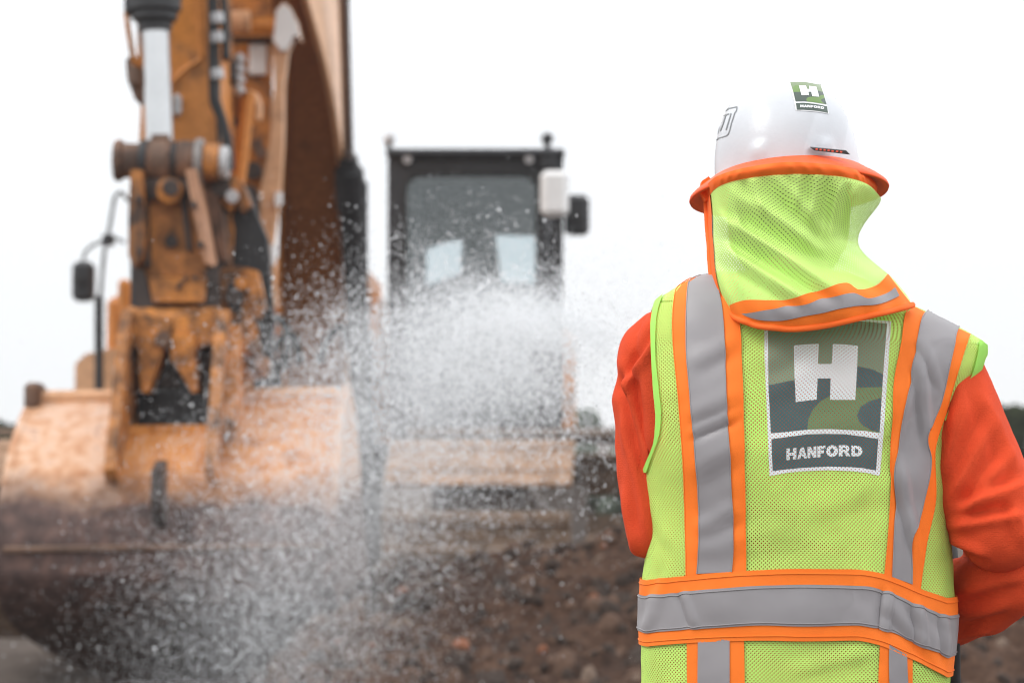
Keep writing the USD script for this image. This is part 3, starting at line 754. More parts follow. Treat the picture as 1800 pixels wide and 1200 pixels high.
rw = Polygon([(X(a, Yc1), Z(b, Yc1)) for a, b in ((752, 500), (808, 480), (810, 425), (786, 428), (752, 440))]).buffer(.01)
rw2 = Polygon([(X(a, Yc1), Z(b, Yc1)) for a, b in ((884, 495), (954, 498), (954, 418), (874, 416))]).buffer(.01)
back = Polygon([(cxl, zbot), (cxr, zbot), (cxr, ztop), (cxl, ztop)])
obj(cab, 'rear_wall', prism_y(back.difference(rw).difference(rw2), Yc1 - .06, Yc1), 'seat_grey')
obj(cab, 'rear_window', prism_y(rw.buffer(.02), Yc1 - .035, Yc1 - .03), 'cab_glass')
obj(cab, 'rear_window', prism_y(rw2.buffer(.02), Yc1 - .035, Yc1 - .03), 'cab_glass')
for sx, nm in ((cxl, 'side_wall'), (cxr - .05, 'side_wall')):
    rect = Polygon([(Yc0 + .09, zbot), (Yc1 - .06, zbot), (Yc1 - .06, ztop), (Yc0 + .09, ztop)])
    hole = Polygon([(Yc0 + .2, zbot + .75), (Yc0 + .95, zbot + .75), (Yc0 + .95, ztop - .25), (Yc0 + .2, ztop - .25)]) if sx < -.5 else Polygon([(Yc0 + .3, zbot + .9), (Yc0 + .6, zbot + .9), (Yc0 + .6, zbot + 1.3), (Yc0 + .3, zbot + 1.3)])
    m = trimesh.creation.extrude_polygon(rect.difference(hole), .05, engine='earcut'); v = np.array(m.vertices)
    sw = obj(cab, nm, (np.stack([v[:, 2] + sx, v[:, 0], v[:, 1]], 1), np.array(m.faces)), 'cab_paint')
    m = trimesh.creation.extrude_polygon(hole.buffer(.01), .006, engine='earcut'); v = np.array(m.vertices)
    obj(cab, 'side_window', (np.stack([v[:, 2] + sx + .022, v[:, 0], v[:, 1]], 1), np.array(m.faces)), 'cab_glass')
sx0 = X(840, 16.4)
obj(cab, 'seat', join(bx(sx0 - .24, sx0 + .24, 16.1, 16.7, zbot + .35, zbot + .52, .05), bx(sx0 - .22, sx0 + .22, 16.62, 16.76, zbot + .5, zbot + 1.05, .05), bx(sx0 - .11, sx0 + .11, 16.64, 16.74, zbot + 1.08, zbot + 1.28, .04)), 'seat_grey')
for px_, top, m in ((684, 245, 'grey_metal'), (962, 245, 'black_paint')):
    k = obj(cab, 'roof_post', cyl(W(px_, 275, Yc0 + .02), W(px_, 250, Yc0 + .02), .018), 'black_paint')
    s = trimesh.creation.icosphere(3, .04); s.apply_translation(W(px_, 244, Yc0 + .02))
    obj(k, 'lamp_ball', s, m, smooth=True)
obj(cab, 'beacon_base', bx(X(946, Yc0), X(976, Yc0), Yc0 - .08, Yc0 - .01, Z(300, Yc0), Z(262, Yc0), .02), 'black_paint')
for px_ in (716, 930):
    obj(cab, 'roof_lamp', cyl(W(px_, 280, Yc0 - .08), W(px_, 280, Yc0 - .005), .028), 'grey_metal', smooth=40)
mr = obj(cab, 'mirror', bx(X(950, 15.1), X(1000, 15.1), 15.05, 15.16, Z(381, 15.1), Z(300, 15.1), .04), 'white_plate', label='pale rectangular mirror in front of the cab corner')
obj(mr, 'mirror_arm', tube([W(985, 380, 15.12), W(978, 430, 15.2), W(976, 500, 15.3)], .016, 8), 'black_paint', smooth=True)
mr = obj(cab, 'mirror', bx(X(992, 15.5), X(1036, 15.5), 15.45, 15.55, Z(414, 15.5), Z(343, 15.5), .03), 'black_paint', label='black mirror at the right of the cab')
obj(mr, 'mirror_arm', tube([W(984, 350, 15.5), W(992, 362, 15.5), W(1000, 378, 15.5)], .02, 8), 'black_paint', smooth=True)
obj(mr, 'mirror_boss', cyl(W(1016, 378, 15.42), W(1016, 378, 15.46), .04), 'black_rubber')
obj(cab, 'wiper', tube([W(900, 700, Yc0 - .03), W(880, 620, Yc0 - .03), W(872, 560, Yc0 - .03)], .008, 6), 'black_rubber')

# ---- undercarriage: two tracks of separate shoes wound round their idlers, turned a little to the right
ang = math.radians(-6)
def turn(v, c):
    v = np.asarray(v, float) - c
    return np.stack([v[:, 0] * math.cos(ang) - v[:, 1] * math.sin(ang), v[:, 0] * math.sin(ang) + v[:, 1] * math.cos(ang), v[:, 2]], 1) + c


R_, Lt, cz = .55, 3.6, .80
pitch = .46
for tx0, tx1 in ((X(672, 13.3), X(1004, 13.3)), (-3.45, -2.55)):
    ctr = np.array([(tx0 + tx1) / 2, 13.3, 0.])
    per = 2 * Lt + 2 * math.pi * R_
    n = int(per / pitch)
    fr = join(bx(tx0 + .22, tx1 - .22, 13.3 + .3, 13.3 + Lt + .6, cz - .22, cz + .22, .03), cyl((tx0 + .25, 13.3 + R_, cz), (tx1 - .25, 13.3 + R_, cz), R_ - .09))
    tk = obj(ex, 'track', (turn(fr[0], ctr), fr[1]), 'track_dark')
    for i in range(n):
        s = (i - .07) * per / n
        if 0 <= s < math.pi * R_:           # round the front idler, from the top down
            th = math.pi / 2 + s / R_
            c = np.array([13.3 + R_ + math.cos(th) * R_, cz + math.sin(th) * R_]); nv = np.array([math.cos(th), math.sin(th)])
        elif s < math.pi * R_ + Lt:
            c = np.array([13.3 + R_ + s - math.pi * R_, cz - R_]); nv = np.array([0, -1.])
        elif s < 2 * math.pi * R_ + Lt:
            th = -math.pi / 2 + (s - math.pi * R_ - Lt) / R_
            c = np.array([13.3 + R_ + Lt + math.cos(th) * R_, cz + math.sin(th) * R_]); nv = np.array([math.cos(th), math.sin(th)])
        else:
            s = s % per
            c = np.array([13.3 + R_ + Lt - (s - 2 * math.pi * R_ - Lt), cz + R_]); nv = np.array([0, 1.])
        tv = np.array([-nv[1], nv[0]]); h = pitch * .37
        prof = [c - tv * h, c + tv * h, c + tv * h + nv * .03, c + tv * h * .5 + nv * .03, c + tv * h * .42 + nv * .045, c + tv * h * .2 + nv * .045, c + tv * h * .12 + nv * .03,
                c - tv * h * .5 + nv * .03, c - tv * h * .6 + nv * .045, c - tv * h * .85 + nv * .045, c - tv * h + nv * .03]
        v, f = prism_x([tuple(q) for q in prof], tx0, tx1)
        obj(tk, 'track_shoe', (turn(v, ctr), f), 'shoe_top' if i <= 1 else 'shoe_mid')
obj(ex, 'track_frame', bx(-2.4, -.9, 14.6, 16.8, .45, 1.1, .05), 'black_paint')
obj(ex, 'turntable', cyl((-1.35, 16.6, 1.05), (-1.35, 16.6, 1.3), .75), 'black_paint')
# ================================================================== THE WORKER
YP = 3.5
pz = lambda py: Z(py, YP)
person = thing('person', 'worker seen from behind in lime safety vest, orange shirt and white hard hat', 'person', (X(1400, YP), YP, -.42))


class Surf:
    """A parametric surface P(u, v) with normals that face the camera, and its map from photograph pixels to (u, v)."""
    def __init__(s, fn, uu, vv, st, keep=None):
        s.fn, s.st = fn, st
        U, V = np.meshgrid(uu, vv, indexing='ij')
        s.du, s.dv = (uu[1] - uu[0]) * .5, (vv[1] - vv[0]) * .5
        q = proj(fn(U, V)).reshape(-1, 2)
        k = np.ones(len(q), bool) if keep is None else keep(U, V).ravel()
        uvs = np.stack([U.ravel(), V.ravel()], 1)[k]
        s.lin = LinearNDInterpolator(q[k], uvs)
        s.near = NearestNDInterpolator(q[k], uvs)

    def at(s, u, v, off=0.0):
        P = s.fn(u, v)
        a = s.fn(u + s.du, v) - s.fn(u - s.du, v); b = s.fn(u, v + s.dv) - s.fn(u, v - s.dv)
        N = np.cross(a, b); N /= np.linalg.norm(N, axis=-1, keepdims=True) + 1e-12
        return P + N * s.sign * np.asarray(off)[..., None]

    sign = 1.0

    def uv(s, px, py):
        r = s.lin(px, py)
        bad = np.isnan(r[..., 0])
        if bad.any():
            r[bad] = s.near(np.asarray(px)[bad], np.asarray(py)[bad])
        return r[..., 0], r[..., 1]


def drape(poly, surf, off=.0015, cell=7.0):
    """Lays a flat outline given in photograph pixels on a surface: cut into small cells, triangulated, lifted off along the normal."""
    if not isinstance(poly, (Polygon, shapely.MultiPolygon)):
        poly = Polygon(poly)
    poly = poly.buffer(0)
    x0, y0, x1, y1 = poly.bounds
    gx = np.arange(math.floor(x0 / cell), math.ceil(x1 / cell) + 1) * cell
    gy = np.arange(math.floor(y0 / cell), math.ceil(y1 / cell) + 1) * cell
    pts, tris, n = [], [], 0
    A, B = np.meshgrid(gx[:-1], gy[:-1], indexing='ij')
    boxes = shapely.box(A.ravel(), B.ravel(), A.ravel() + cell, B.ravel() + cell)
    shapely.prepare(poly)
    full = shapely.contains_properly(poly, boxes)
    part = shapely.intersects(poly, boxes) & ~full
    for b in boxes[full]:
        c = np.array(b.exterior.coords)[:4]
        pts.append(c); tris.append(np.array([(0, 1, 2), (0, 2, 3)]) + n); n += 4
    for g in shapely.intersection(poly, boxes[part]):
        for h in getattr(g, 'geoms', [g]):
            if h.geom_type != 'Polygon' or h.area < 1e-3:
                continue
            v, f = trimesh.creation.triangulate_polygon(h, engine='earcut')
            pts.append(v); tris.append(np.asarray(f) + n); n += len(v)
    pts, tris = np.vstack(pts), np.vstack(tris)
    key, inv = np.unique(np.round(pts, 3), axis=0, return_inverse=True)
    tris = inv.ravel()[tris]
    tris = tris[(tris[:, 0] != tris[:, 1]) & (tris[:, 1] != tris[:, 2]) & (tris[:, 0] != tris[:, 2])]
    u, v = surf.uv(key[:, 0], key[:, 1])
    P = surf.at(u, v, np.full(len(u), off))
    a = key[tris[:, 1]] - key[tris[:, 0]]; b = key[tris[:, 2]] - key[tris[:, 0]]
    flip = (a[:, 0] * b[:, 1] - a[:, 1] * b[:, 0]) > 0       # pixel y runs down
    tris[flip] = tris[flip][:, ::-1]
    return (P, tris), surf.st(u, v)


def lay(parent, name, poly, surf, mat, off=.0015, cell=7., label=None):
    m, uv = drape(poly, surf, off, cell)
    return obj(parent, name, m, mat, smooth=True, uv=uv, label=label)


def curve(pts, n=24):
    P = np.asarray(pts, float); t = np.r_[0, np.cumsum(np.linalg.norm(np.diff(P, axis=0), axis=1))]
    tt = np.linspace(0, t[-1], n)
    return np.stack([PchipInterpolator(t, P[:, 0])(tt), PchipInterpolator(t, P[:, 1])(tt)], 1)


def band(a, b, n=24):
    """The region between two curves given as pixel points."""
    return np.vstack([curve(a, n), curve(b, n)[::-1]])


# ---- torso: sections fitted to the worker's outline
Lp = np.array([(478, 1275), (484, 1247), (490, 1220), (497, 1200), (510, 1180), (530, 1152), (550, 1132), (580, 1112), (620, 1102), (700, 1106), (760, 1116), (830, 1130), (900, 1137), (960, 1134), (1050, 1128), (1200, 1126), (1350, 1124)])
Rp = np.array([(478, 1490), (500, 1535), (520, 1570), (540, 1606), (556, 1642), (575, 1682), (590, 1708), (606, 1728), (640, 1724), (690, 1698), (735, 1674), (800, 1661), (900, 1664), (1000, 1673), (1060, 1674), (1130, 1669), (1200, 1664), (1350, 1660)])
fL = PchipInterpolator(pz_ := np.array([pz(p) for p in Lp[::-1, 0]]), np.array([X(p, YP) for p in Lp[::-1, 1]]))
fR = PchipInterpolator(np.array([pz(p) for p in Rp[::-1, 0]]), np.array([X(p, YP) for p in Rp[::-1, 1]]))
bz = np.array([(470, .05), (500, .066), (540, .086), (600, .105), (700, .122), (800, .128), (950, .122), (1100, .124), (1350, .128)])
fB = PchipInterpolator(np.array([pz(p) for p in bz[::-1, 0]]), bz[::-1, 1])
ZT, ZB = pz(479), pz(1340)


def section(phi, z, inset=0.):
    z = np.clip(z, ZB, ZT)
    l, r, b = fL(z) + inset, fR(z) - inset, fB(z) - inset
    c, a = (l + r) / 2, (r - l) / 2
    n = 2.5
    rad = (np.abs(np.sin(phi)) ** n + np.abs(np.cos(phi)) ** n) ** (-1 / n)
    return np.stack([c + a * rad * np.sin(phi), YP - b * rad * np.cos(phi), z], -1)


def seg_d(px, py, a, b):
    """Signed distance to the line a-b in pixels, and position along it from 0 to 1."""
    d = np.subtract(b, a).astype(float); L = np.hypot(*d); d /= L
    rx, ry = px - a[0], py - a[1]
    return rx * -d[1] + ry * d[0], (rx * d[0] + ry * d[1]) / L


def crease(px, py, a, b, amp, w):
    """A soft fold along a line: a ridge with a valley on its lower side."""
    s, t = seg_d(px, py, a, b)
    env = sstep(-.15, .2, t) * (1 - sstep(.75, 1.15, t))
    return amp * env * (np.exp(-(s / w) ** 2) - .8 * np.exp(-((s - 1.6 * w) / w) ** 2))


VEST_FOLDS = [((1612, 630), (1632, 790), .0055, 8), ((1576, 800), (1614, 985), .0055, 8), ((1618, 600), (1650, 680), .003, 7), ((1590, 700), (1574, 800), .003, 8), ((1560, 1040), (1552, 1110), .006, 6), ((1612, 1060), (1618, 1140), .005, 7), ((1655, 1080), (1660, 1160), .004, 6), ((1215, 760), (1300, 725), .004, 8), ((1205, 1040), (1225, 1100), .003, 7), ((1640, 600), (1560, 760), .004, 22), ((1330, 800), (1540, 720), .0025, 24),
              ((1215, 640), (1300, 590), .003, 16), ((1210, 730), (1300, 690), .003, 18), ((1215, 830), (1300, 780), .003, 18), ((1220, 930), (1300, 890), .003, 16),
              ((1340, 640), (1420, 580), .003, 18), ((1350, 700), (1430, 640), .002, 18), ((1560, 1060), (1640, 1150), .004, 12), ((1600, 1060), (1640, 1130), .003, 10),
              ((1150, 1040), (1140, 1110), .004, 9), ((1175, 1000), (1150, 1100), .003, 10), ((1400, 900), (1620, 830), .003, 26), ((1200, 960), (1420, 930), .002, 22),
              ((1500, 880), (1560, 700), .003, 20), ((1380, 1180), (1540, 1140), .003, 16), ((1140, 880), (1180, 960), .003, 14)]


def vest_fn(phi, z):
    P = section(phi, z)
    q = proj(P); px, py = q[..., 0], q[..., 1]
    D = (meshkit.fbm(np.stack([P[..., 0] * 9 + P[..., 2] * 4, P[..., 2] * 11 - P[..., 0] * 3, P[..., 1] * 3], -1), 3, 11) - .5) * .012
    back = np.clip(np.cos(phi) * 2.2, 0, 1)
    for a, b, amp, w in VEST_FOLDS:
        D = D + back * crease(px, py, a, b, amp, w)
    rad = np.stack([np.sin(phi) * .75, -np.cos(phi), np.zeros_like(phi)], -1)
    rad /= np.linalg.norm(rad, axis=-1, keepdims=True)
    return P + rad * D[..., None]


_ph = np.linspace(-np.pi, np.pi, 721)
_r = section(_ph, np.full_like(_ph, pz(850)))
_arc = np.r_[0, np.cumsum(np.linalg.norm(np.diff(_r, axis=0), axis=1))]; _arc -= np.interp(0, _ph, _arc)
_zz = np.linspace(ZB, ZT, 300)
_rv = section(np.zeros(300), _zz); _va0 = np.r_[0, np.cumsum(np.linalg.norm(np.diff(_rv, axis=0), axis=1))]
vest_st = lambda u, v: np.stack([np.interp(u, _ph, _arc), np.interp(v, _zz, _va0)], -1)
vest_s = Surf(vest_fn, np.linspace(-1.62, 1.62, 240), np.linspace(ZB, ZT, 260), vest_st, keep=lambda U, V: np.abs(U) < 1.5)
vest_s.sign = 1.0
_t = vest_s.at(np.array([0.]), np.array([pz(800)]), np.array([.01]))[0, 1] - vest_s.at(np.array([0.]), np.array([pz(800)]), np.array([0.]))[0, 1]
if _t > 0: vest_s.sign = -1.0

# armhole edges, back view
armL = [(1153, 531), (1145, 575), (1146, 622), (1150, 686), (1154, 733), (1152, 771), (1138, 812), (1131, 830)]
armLi = [(1168, 518), (1155, 562), (1153, 613), (1160, 686), (1164, 727), (1161, 762), (1148, 800), (1139, 830)]
armR = [(1733, 607), (1722, 652), (1700, 687), (1678, 717), (1664, 742)]
armRi = [(1719, 598), (1709, 648), (1690, 685), (1668, 714), (1657, 737)]


def edge_phi(pts):
    c = curve(pts, 40); u, v = vest_s.uv(c[:, 0], c[:, 1])
    o = np.argsort(v)
    return v[o], u[o]


vL, uL = edge_phi(armL); vR, uR = edge_phi(armR)
HP = np.pi / 2
def phiL(z): return np.where(z > vL.max(), -HP, np.interp(z, np.r_[vL.min() - .02, vL], np.r_[-HP, uL]))
def phiR(z): return np.where(z > vR.max(), HP, np.interp(z, np.r_[vR.min() - .02, vR], np.r_[HP, uR]))


def zm(pts, s=4.0, ox=1320, oy=560): return [(ox + a / s, oy + b / s) for a, b in pts]


outl = zm([(92, 20), (97, 300), (130, 1105), (250, 1082), (380, 1070), (540, 1064), (700, 1070), (810, 1082), (905, 1105), (940, 700), (985, 20), (800, 4), (500, -10), (200, -5)])


def vest_mesh():
    rows = np.linspace(ZB, ZT, 230)
    nb_, nf = 230, 60
    out = []
    pl_, pr_ = phiL(rows), phiR(rows)
    U = pl_[:, None] + (pr_ - pl_)[:, None] * np.linspace(0, 1, nb_)[None]
    V = np.repeat(rows[:, None], nb_, 1)
    P = vest_s.at(U, V, np.zeros_like(U))
    fb_ = grid_faces(len(rows), nb_)
    inside = shapely.contains_xy(Polygon(outl).buffer(0).buffer(-3), *proj(P).reshape(-1, 2).T)     # the printed panel takes the mesh's place there
    fb_ = fb_[~inside[fb_].all(1)]
    # front half: from the right edge round to the left edge, open above the arms in the same way
    pa, pb = np.pi - pr_, np.pi - pl_
    U2 = pa[:, None] + (pb - pa)[:, None] * np.linspace(0, 1, nf)[None]
    U2w = (U2 + np.pi) % (2 * np.pi) - np.pi
    V2 = np.repeat(rows[:, None], nf, 1)
    P2 = vest_fn(U2w, V2)
    n1 = len(P.reshape(-1, 3))
    v = np.vstack([P.reshape(-1, 3), P2.reshape(-1, 3)])
    f = np.vstack([fb_, grid_faces(len(rows), nf) + n1])
    st = np.vstack([vest_st(U.ravel(), V.ravel()), vest_st(U2w.ravel(), V2.ravel())])
    return (v, f), st


vm, vst = vest_mesh()
vest = obj(person, 'vest', vm, 'vest_mesh', smooth=True, uv=vst)

# ---- stripes and tape on the vest, outlines read off the photograph
B_orT = [(1120, 1022), (1133, 1020), (1207, 1011.5), (1309, 1003), (1410, 999), (1500, 1000), (1548, 1007), (1572, 1015), (1616, 1034), (1675.5, 1055), (1690, 1060)]
B_tpT = [(1120, 1048), (1131, 1047), (1230, 1037), (1340, 1029), (1410, 1027), (1518, 1029), (1550, 1036), (1616, 1065), (1675, 1086), (1690, 1091)]
B_tpB = [(1120, 1112), (1131, 1111.5), (1230, 1104), (1340, 1098), (1410, 1100), (1500, 1098), (1540, 1104), (1616, 1133), (1675, 1159), (1690, 1165)]
B_orB = [(1120, 1137), (1131, 1136), (1230, 1128), (1340, 1125), (1410, 1126), (1500, 1125), (1540, 1132), (1603, 1159), (1665, 1190), (1690, 1202)]


def belt(a, b, off, name, mat):
    """A band all round the waist: its edge heights follow the photograph on the back and level out round the front."""
    def zed(pts):
        c = curve(pts, 60)
        c = c[(c[:, 0] > 1134) & (c[:, 0] < 1669)]
        u, v = vest_s.uv(c[:, 0], c[:, 1])
        o = np.argsort(u); u, v = u[o], v[o]
        return PchipInterpolator(np.r_[-np.pi, u[0] - .25, u, u[-1] + .25, np.pi], np.r_[(v[0] + v[-1]) / 2, v[0], v, v[-1], (v[0] + v[-1]) / 2]) if True else None
    try:
        fa, fb = zed(a), zed(b)
    except ValueError:
        raise
    ph = np.linspace(-np.pi, np.pi, 420)
    k = np.linspace(0, 1, 16)
    U = np.repeat(ph[:, None], len(k), 1)
    V = fa(ph)[:, None] + (fb(ph) - fa(ph))[:, None] * k[None]
    P = vest_s.at(U, V, np.full_like(U, off))
    f = grid_faces(len(ph), len(k))
    for c in (1, -2):
        obj(vest, 'seam', tube(vest_s.at(U[:, c], V[:, c], np.full(len(ph), off + .0004)), .0008, 6, sub=1), mat, smooth=True)
    return obj(vest, name, (P.reshape(-1, 3), f[:, ::-1]), mat, smooth=True, uv=vest_st(U.ravel(), V.ravel()))


OO, OT = .0022, .0036
L0 = [(1222, 489), (1207, 496), (1189, 512), (1183, 570), (1194, 708), (1203, 840), (1207, 1013)]
L1 = [(1232, 487), (1212, 500), (1208, 540), (1207, 588), (1215, 708), (1224, 810), (1230, 918), (1226, 1008)]
L2 = [(1278, 480), (1262, 500), (1269, 540), (1273, 588), (1278, 720), (1285, 840), (1289, 948), (1286, 1005)]
L3 = [(1300, 482), (1296, 510), (1299, 558), (1302, 600), (1308, 780), (1311, 1004)]
lay(vest, 'orange_stripe', band(L0, L3), vest_s, 'orange_tape', OO)
lay(vest, 'reflective_tape', band(L1, L2), vest_s, 'silver_tape', OT)
R0 = [(1606, 541), (1593, 548), (1584, 600), (1571, 678), (1567, 768), (1563, 900), (1554, 1010)]
R1 = [(1628, 549), (1620, 560), (1608, 630), (1593, 702), (1580, 768), (1574, 830), (1571, 912), (1567, 1013)]
R2 = [(1684, 577), (1680, 585), (1674, 612), (1653, 702), (1629, 774), (1634, 807), (1620, 888), (1603, 960), (1601, 1026)]
R3 = [(1704, 589), (1699, 600), (1686, 640), (1662, 720), (1641, 800), (1643, 864), (1626, 960), (1616, 1034)]
lay(vest, 'orange_stripe', band(R0, R3), vest_s, 'orange_tape', OO, 4.)
lay(vest, 'reflective_tape', band(R1, R2), vest_s, 'silver_tape', OT, 4.)
belt(B_orT, B_orB, .0036, 'orange_band', 'orange_tape')
belt(B_tpT, B_tpB, .0050, 'reflective_band', 'silver_tape')
lay(vest, 'orange_stripe', band([(1208, 1125), (1209, 1240)], [(1308, 1120), (1310, 1240)]), vest_s, 'orange_tape', OO)
lay(vest, 'reflective_tape', band([(1228, 1124), (1227, 1240)], [(1283, 1122), (1283, 1240)]), vest_s, 'silver_tape', OT)
lay(vest, 'orange_stripe', band([(1546, 1128), (1545, 1150), (1542, 1240)], [(1603, 1152), (1603, 1170), (1602, 1240)]), vest_s, 'orange_tape', OO)
lay(vest, 'reflective_tape', band([(1562, 1132), (1561, 1150), (1563, 1240)], [(1592, 1150), (1593, 1170), (1596, 1240)]), vest_s, 'silver_tape', OT)
lay(vest, 'armhole_binding', band(armL, armLi), vest_s, 'lime_binding', .003, 5.)
lay(vest, 'armhole_binding', band(armR, armRi), vest_s, 'lime_binding', .003, 5.)
# seams: thin stitched ridges along the edges of the tape
def seam(parent, pts, surf, off, r=.0007, mat='orange_tape', n=70):
    c = curve(pts, n); u, v = surf.uv(c[:, 0], c[:, 1])
    obj(parent, 'seam', tube(surf.at(u, v, np.full(len(u), off)), r, 6, sub=1), mat, smooth=True)
for c in (L1, L2, R1, R2):
    seam(vest, c, vest_s, OT + .0003, mat='silver_tape')
for c in (L0, L3, R0, R3):
    seam(vest, c, vest_s, OO + .0003)


# ---- the printed emblem on the back
PO = .0006
in1 = zm([(120, 50), (122, 460), (140, 806), (260, 795), (400, 779), (550, 776), (700, 781), (800, 788), (904, 803), (928, 400), (957, 36), (800, 22), (500, 12), (200, 14)])
in2 = zm([(143, 846), (260, 830), (400, 812), (520, 808), (650, 810), (780, 826), (894, 845), (878, 1066), (790, 1050), (700, 1042), (540, 1038), (380, 1046), (250, 1058), (152, 1070)])
lay(vest, 'emblem_border', Polygon(outl).buffer(0).difference(Polygon(in1).buffer(0)).difference(Polygon(in2).buffer(0)), vest_s, 'print_white', PO, 6)
in1p, in2p = Polygon(in1).buffer(0), Polygon(in2).buffer(0)
H = Polygon(zm([(301, 188), (390, 180), (478, 177), (470, 318), (568, 318), (575, 178), (665, 182), (753, 191), (745, 360), (733, 570), (555, 570), (560, 420), (468, 420), (462, 568), (390, 576), (315, 586), (306, 400)]))
dark1 = Polygon(zm([(90, 475), (300, 432), (420, 400), (560, 410), (680, 350), (750, 335), (850, 355), (960, 405), (960, 480), (750, 485), (620, 505), (560, 540), (490, 580), (440, 630), (405, 700), (388, 850), (100, 850)])).buffer(0)
olive = Polygon(zm([(560, 540), (620, 505), (750, 485), (960, 480), (960, 560), (905, 558), (830, 580), (770, 620), (745, 680), (760, 720), (790, 752), (850, 785), (960, 810), (960, 860), (388, 860), (405, 700), (440, 630), (490, 580)])).buffer(0)
dark2 = Polygon(zm([(960, 550), (905, 557), (830, 580), (770, 620), (745, 680), (760, 720), (790, 752), (850, 785), (960, 812)])).buffer(0)
darks = dark1.union(dark2)
lay(vest, 'emblem_field', in1p.difference(darks).difference(olive).difference(H), vest_s, 'print_sage', PO, 6)
lay(vest, 'emblem_field', in1p.intersection(darks).difference(olive).difference(H), vest_s, 'print_slate', PO, 6)
lay(vest, 'emblem_field', in1p.intersection(olive).difference(H), vest_s, 'print_olive', PO, 6)
lay(vest, 'emblem_letter', H, vest_s, 'print_white', PO, 6)

# heavy block letters with slab serifs on a unit square (y up)
def R4(x0, y0, x1, y1): return sbox(x0, y0, x1, y1)
GLYPH = {
    'H': shapely.union_all([R4(.04, 0, .36, 1), R4(.64, 0, .96, 1), R4(.3, .36, .7, .62)]),
    'A': Polygon([(0, 0), (.34, 1), (.68, 1), (1.02, 0), (.70, 0), (.64, .2), (.38, .2), (.32, 0)]).difference(Polygon([(.44, .4), (.58, .4), (.51, .66)])),
    'N': shapely.union_all([R4(.02, 0, .32, 1), R4(.68, 0, .98, 1), Polygon([(.02, 1), (.36, 1), (.98, 0), (.64, 0)])]),
    'F': shapely.union_all([R4(.04, 0, .38, 1), R4(.04, .72, .94, 1), R4(.04, .34, .78, .6)]),
    'O': shapely.affinity.scale(shapely.geometry.Point(.5, .5).buffer(.52), 1, 1).difference(shapely.affinity.scale(shapely.geometry.Point(.5, .5).buffer(.2), .8, 1.1)),
    'R': shapely.union_all([R4(.04, 0, .36, 1), sbox(.04, .38, .62, 1), shapely.geometry.Point(.62, .69).buffer(.31), Polygon([(.42, .5), (.74, .5), (1.02, 0), (.66, 0)])]).difference(R4(.36, .6, .62, .76)),
    'D': shapely.union_all([R4(.04, 0, .5, 1), shapely.affinity.scale(shapely.geometry.Point(.5, .5).buffer(.5), .94, 1)]).difference(shapely.union_all([R4(.34, .3, .5, .7), shapely.affinity.scale(shapely.geometry.Point(.5, .5).buffer(.2), .7, 1)])),
}


def word(text, xs, base, top):
    """Letters between the x positions xs; base(x) and top(x) give the lower and upper line in pixels."""
    out = []
    for ch, x0, x1 in zip(text, xs[:-1], xs[1:]):
        g = shapely.segmentize(GLYPH[ch], .15)
        w = (x1 - x0) * .95
        out.append(shapely.transform(g, lambda c, x0=x0, w=w: np.stack([x0 + c[:, 0] * w, base(x0 + c[:, 0] * w) + (top(x0 + c[:, 0] * w) - base(x0 + c[:, 0] * w)) * c[:, 1]], 1)).buffer(0))
    return out


lx = [1381.5, 1401.5, 1419, 1436, 1452.5, 1473.5, 1495.5, 1517.5]
bs = lambda x: np.interp(x, [1380, 1415, 1450, 1485, 1520], [808.5, 805, 802.5, 801.5, 802])
tp_ = lambda x: np.interp(x, [1380, 1415, 1450, 1485, 1520], [788, 785.5, 782.5, 782, 783.5])
letters = word('HANFORD', lx, bs, tp_)
lay(vest, 'emblem_field', in2p.difference(shapely.union_all(letters)), vest_s, 'print_slate', PO, 6)
for g in letters:
    lay(vest, 'emblem_letter', g, vest_s, 'print_white', PO, 5)

# ---- shirt: torso and sleeves in one piece
ph = np.linspace(-np.pi, np.pi, 73)[:-1]
rows = np.linspace(pz(1345), pz(482), 40)
T = np.stack([section(ph, np.full_like(ph, z), .011) for z in rows])
v = np.vstack([T.reshape(-1, 3), T[0].mean(0)[None], T[-1].mean(0)[None]])
k = len(rows) * 72
f = np.vstack([grid_faces(len(rows), 72, True), [(k, (j + 1) % 72, j) for j in range(72)], [(k + 1, k - 72 + j, k - 72 + (j + 1) % 72) for j in range(72)]])
tm_ = trimesh.Trimesh(v, f, process=True)
if tm_.volume < 0: tm_.invert()
from manifold3d import Mesh as MMesh
torso = Manifold(MMesh(np.array(tm_.vertices, np.float32), np.array(tm_.faces, np.uint32)))


def J(px, py, Y, r): return (*W(px, py, Y), r)


armL_j = [J(1172, 604, 3.525, .052), J(1156, 628, 3.53, .058), J(1146, 710, 3.53, .0605), J(1147, 830, 3.52, .0565), J(1150, 925, 3.51, .0455), J(1185, 945, 3.60, .043), J(1240, 930, 3.78, .036)]
armR_j = [J(1640, 632, 3.50, .056), J(1655, 655, 3.50, .062), J(1666, 700, 3.49, .066), J(1704, 800, 3.475, .068), J(1736, 885, 3.455, .071), J(1752, 920, 3.45, .068)]
foreR_j = [J(1772, 1000, 3.505, .066), J(1722, 1042, 3.57, .064), J(1662, 1085, 3.70, .050), J(1580, 1040, 3.84, .036)]
sh = Manifold.batch_boolean([torso] + chain(armL_j, 28) + chain(armR_j, 28), __import__('manifold3d').OpType.Add)
shirt_t = smoothed(sh, .0065, 30)
fore_t = smoothed(Manifold.batch_boolean(chain(foreR_j, 28), __import__('manifold3d').OpType.Add), .0065, 24)
sv = np.vstack([shirt_t.vertices, fore_t.vertices]); sf = np.vstack([shirt_t.faces, np.array(fore_t.faces) + len(shirt_t.vertices)])
sn = np.vstack([shirt_t.vertex_normals, fore_t.vertex_normals])
q = proj(sv)
D = np.zeros(len(sv))
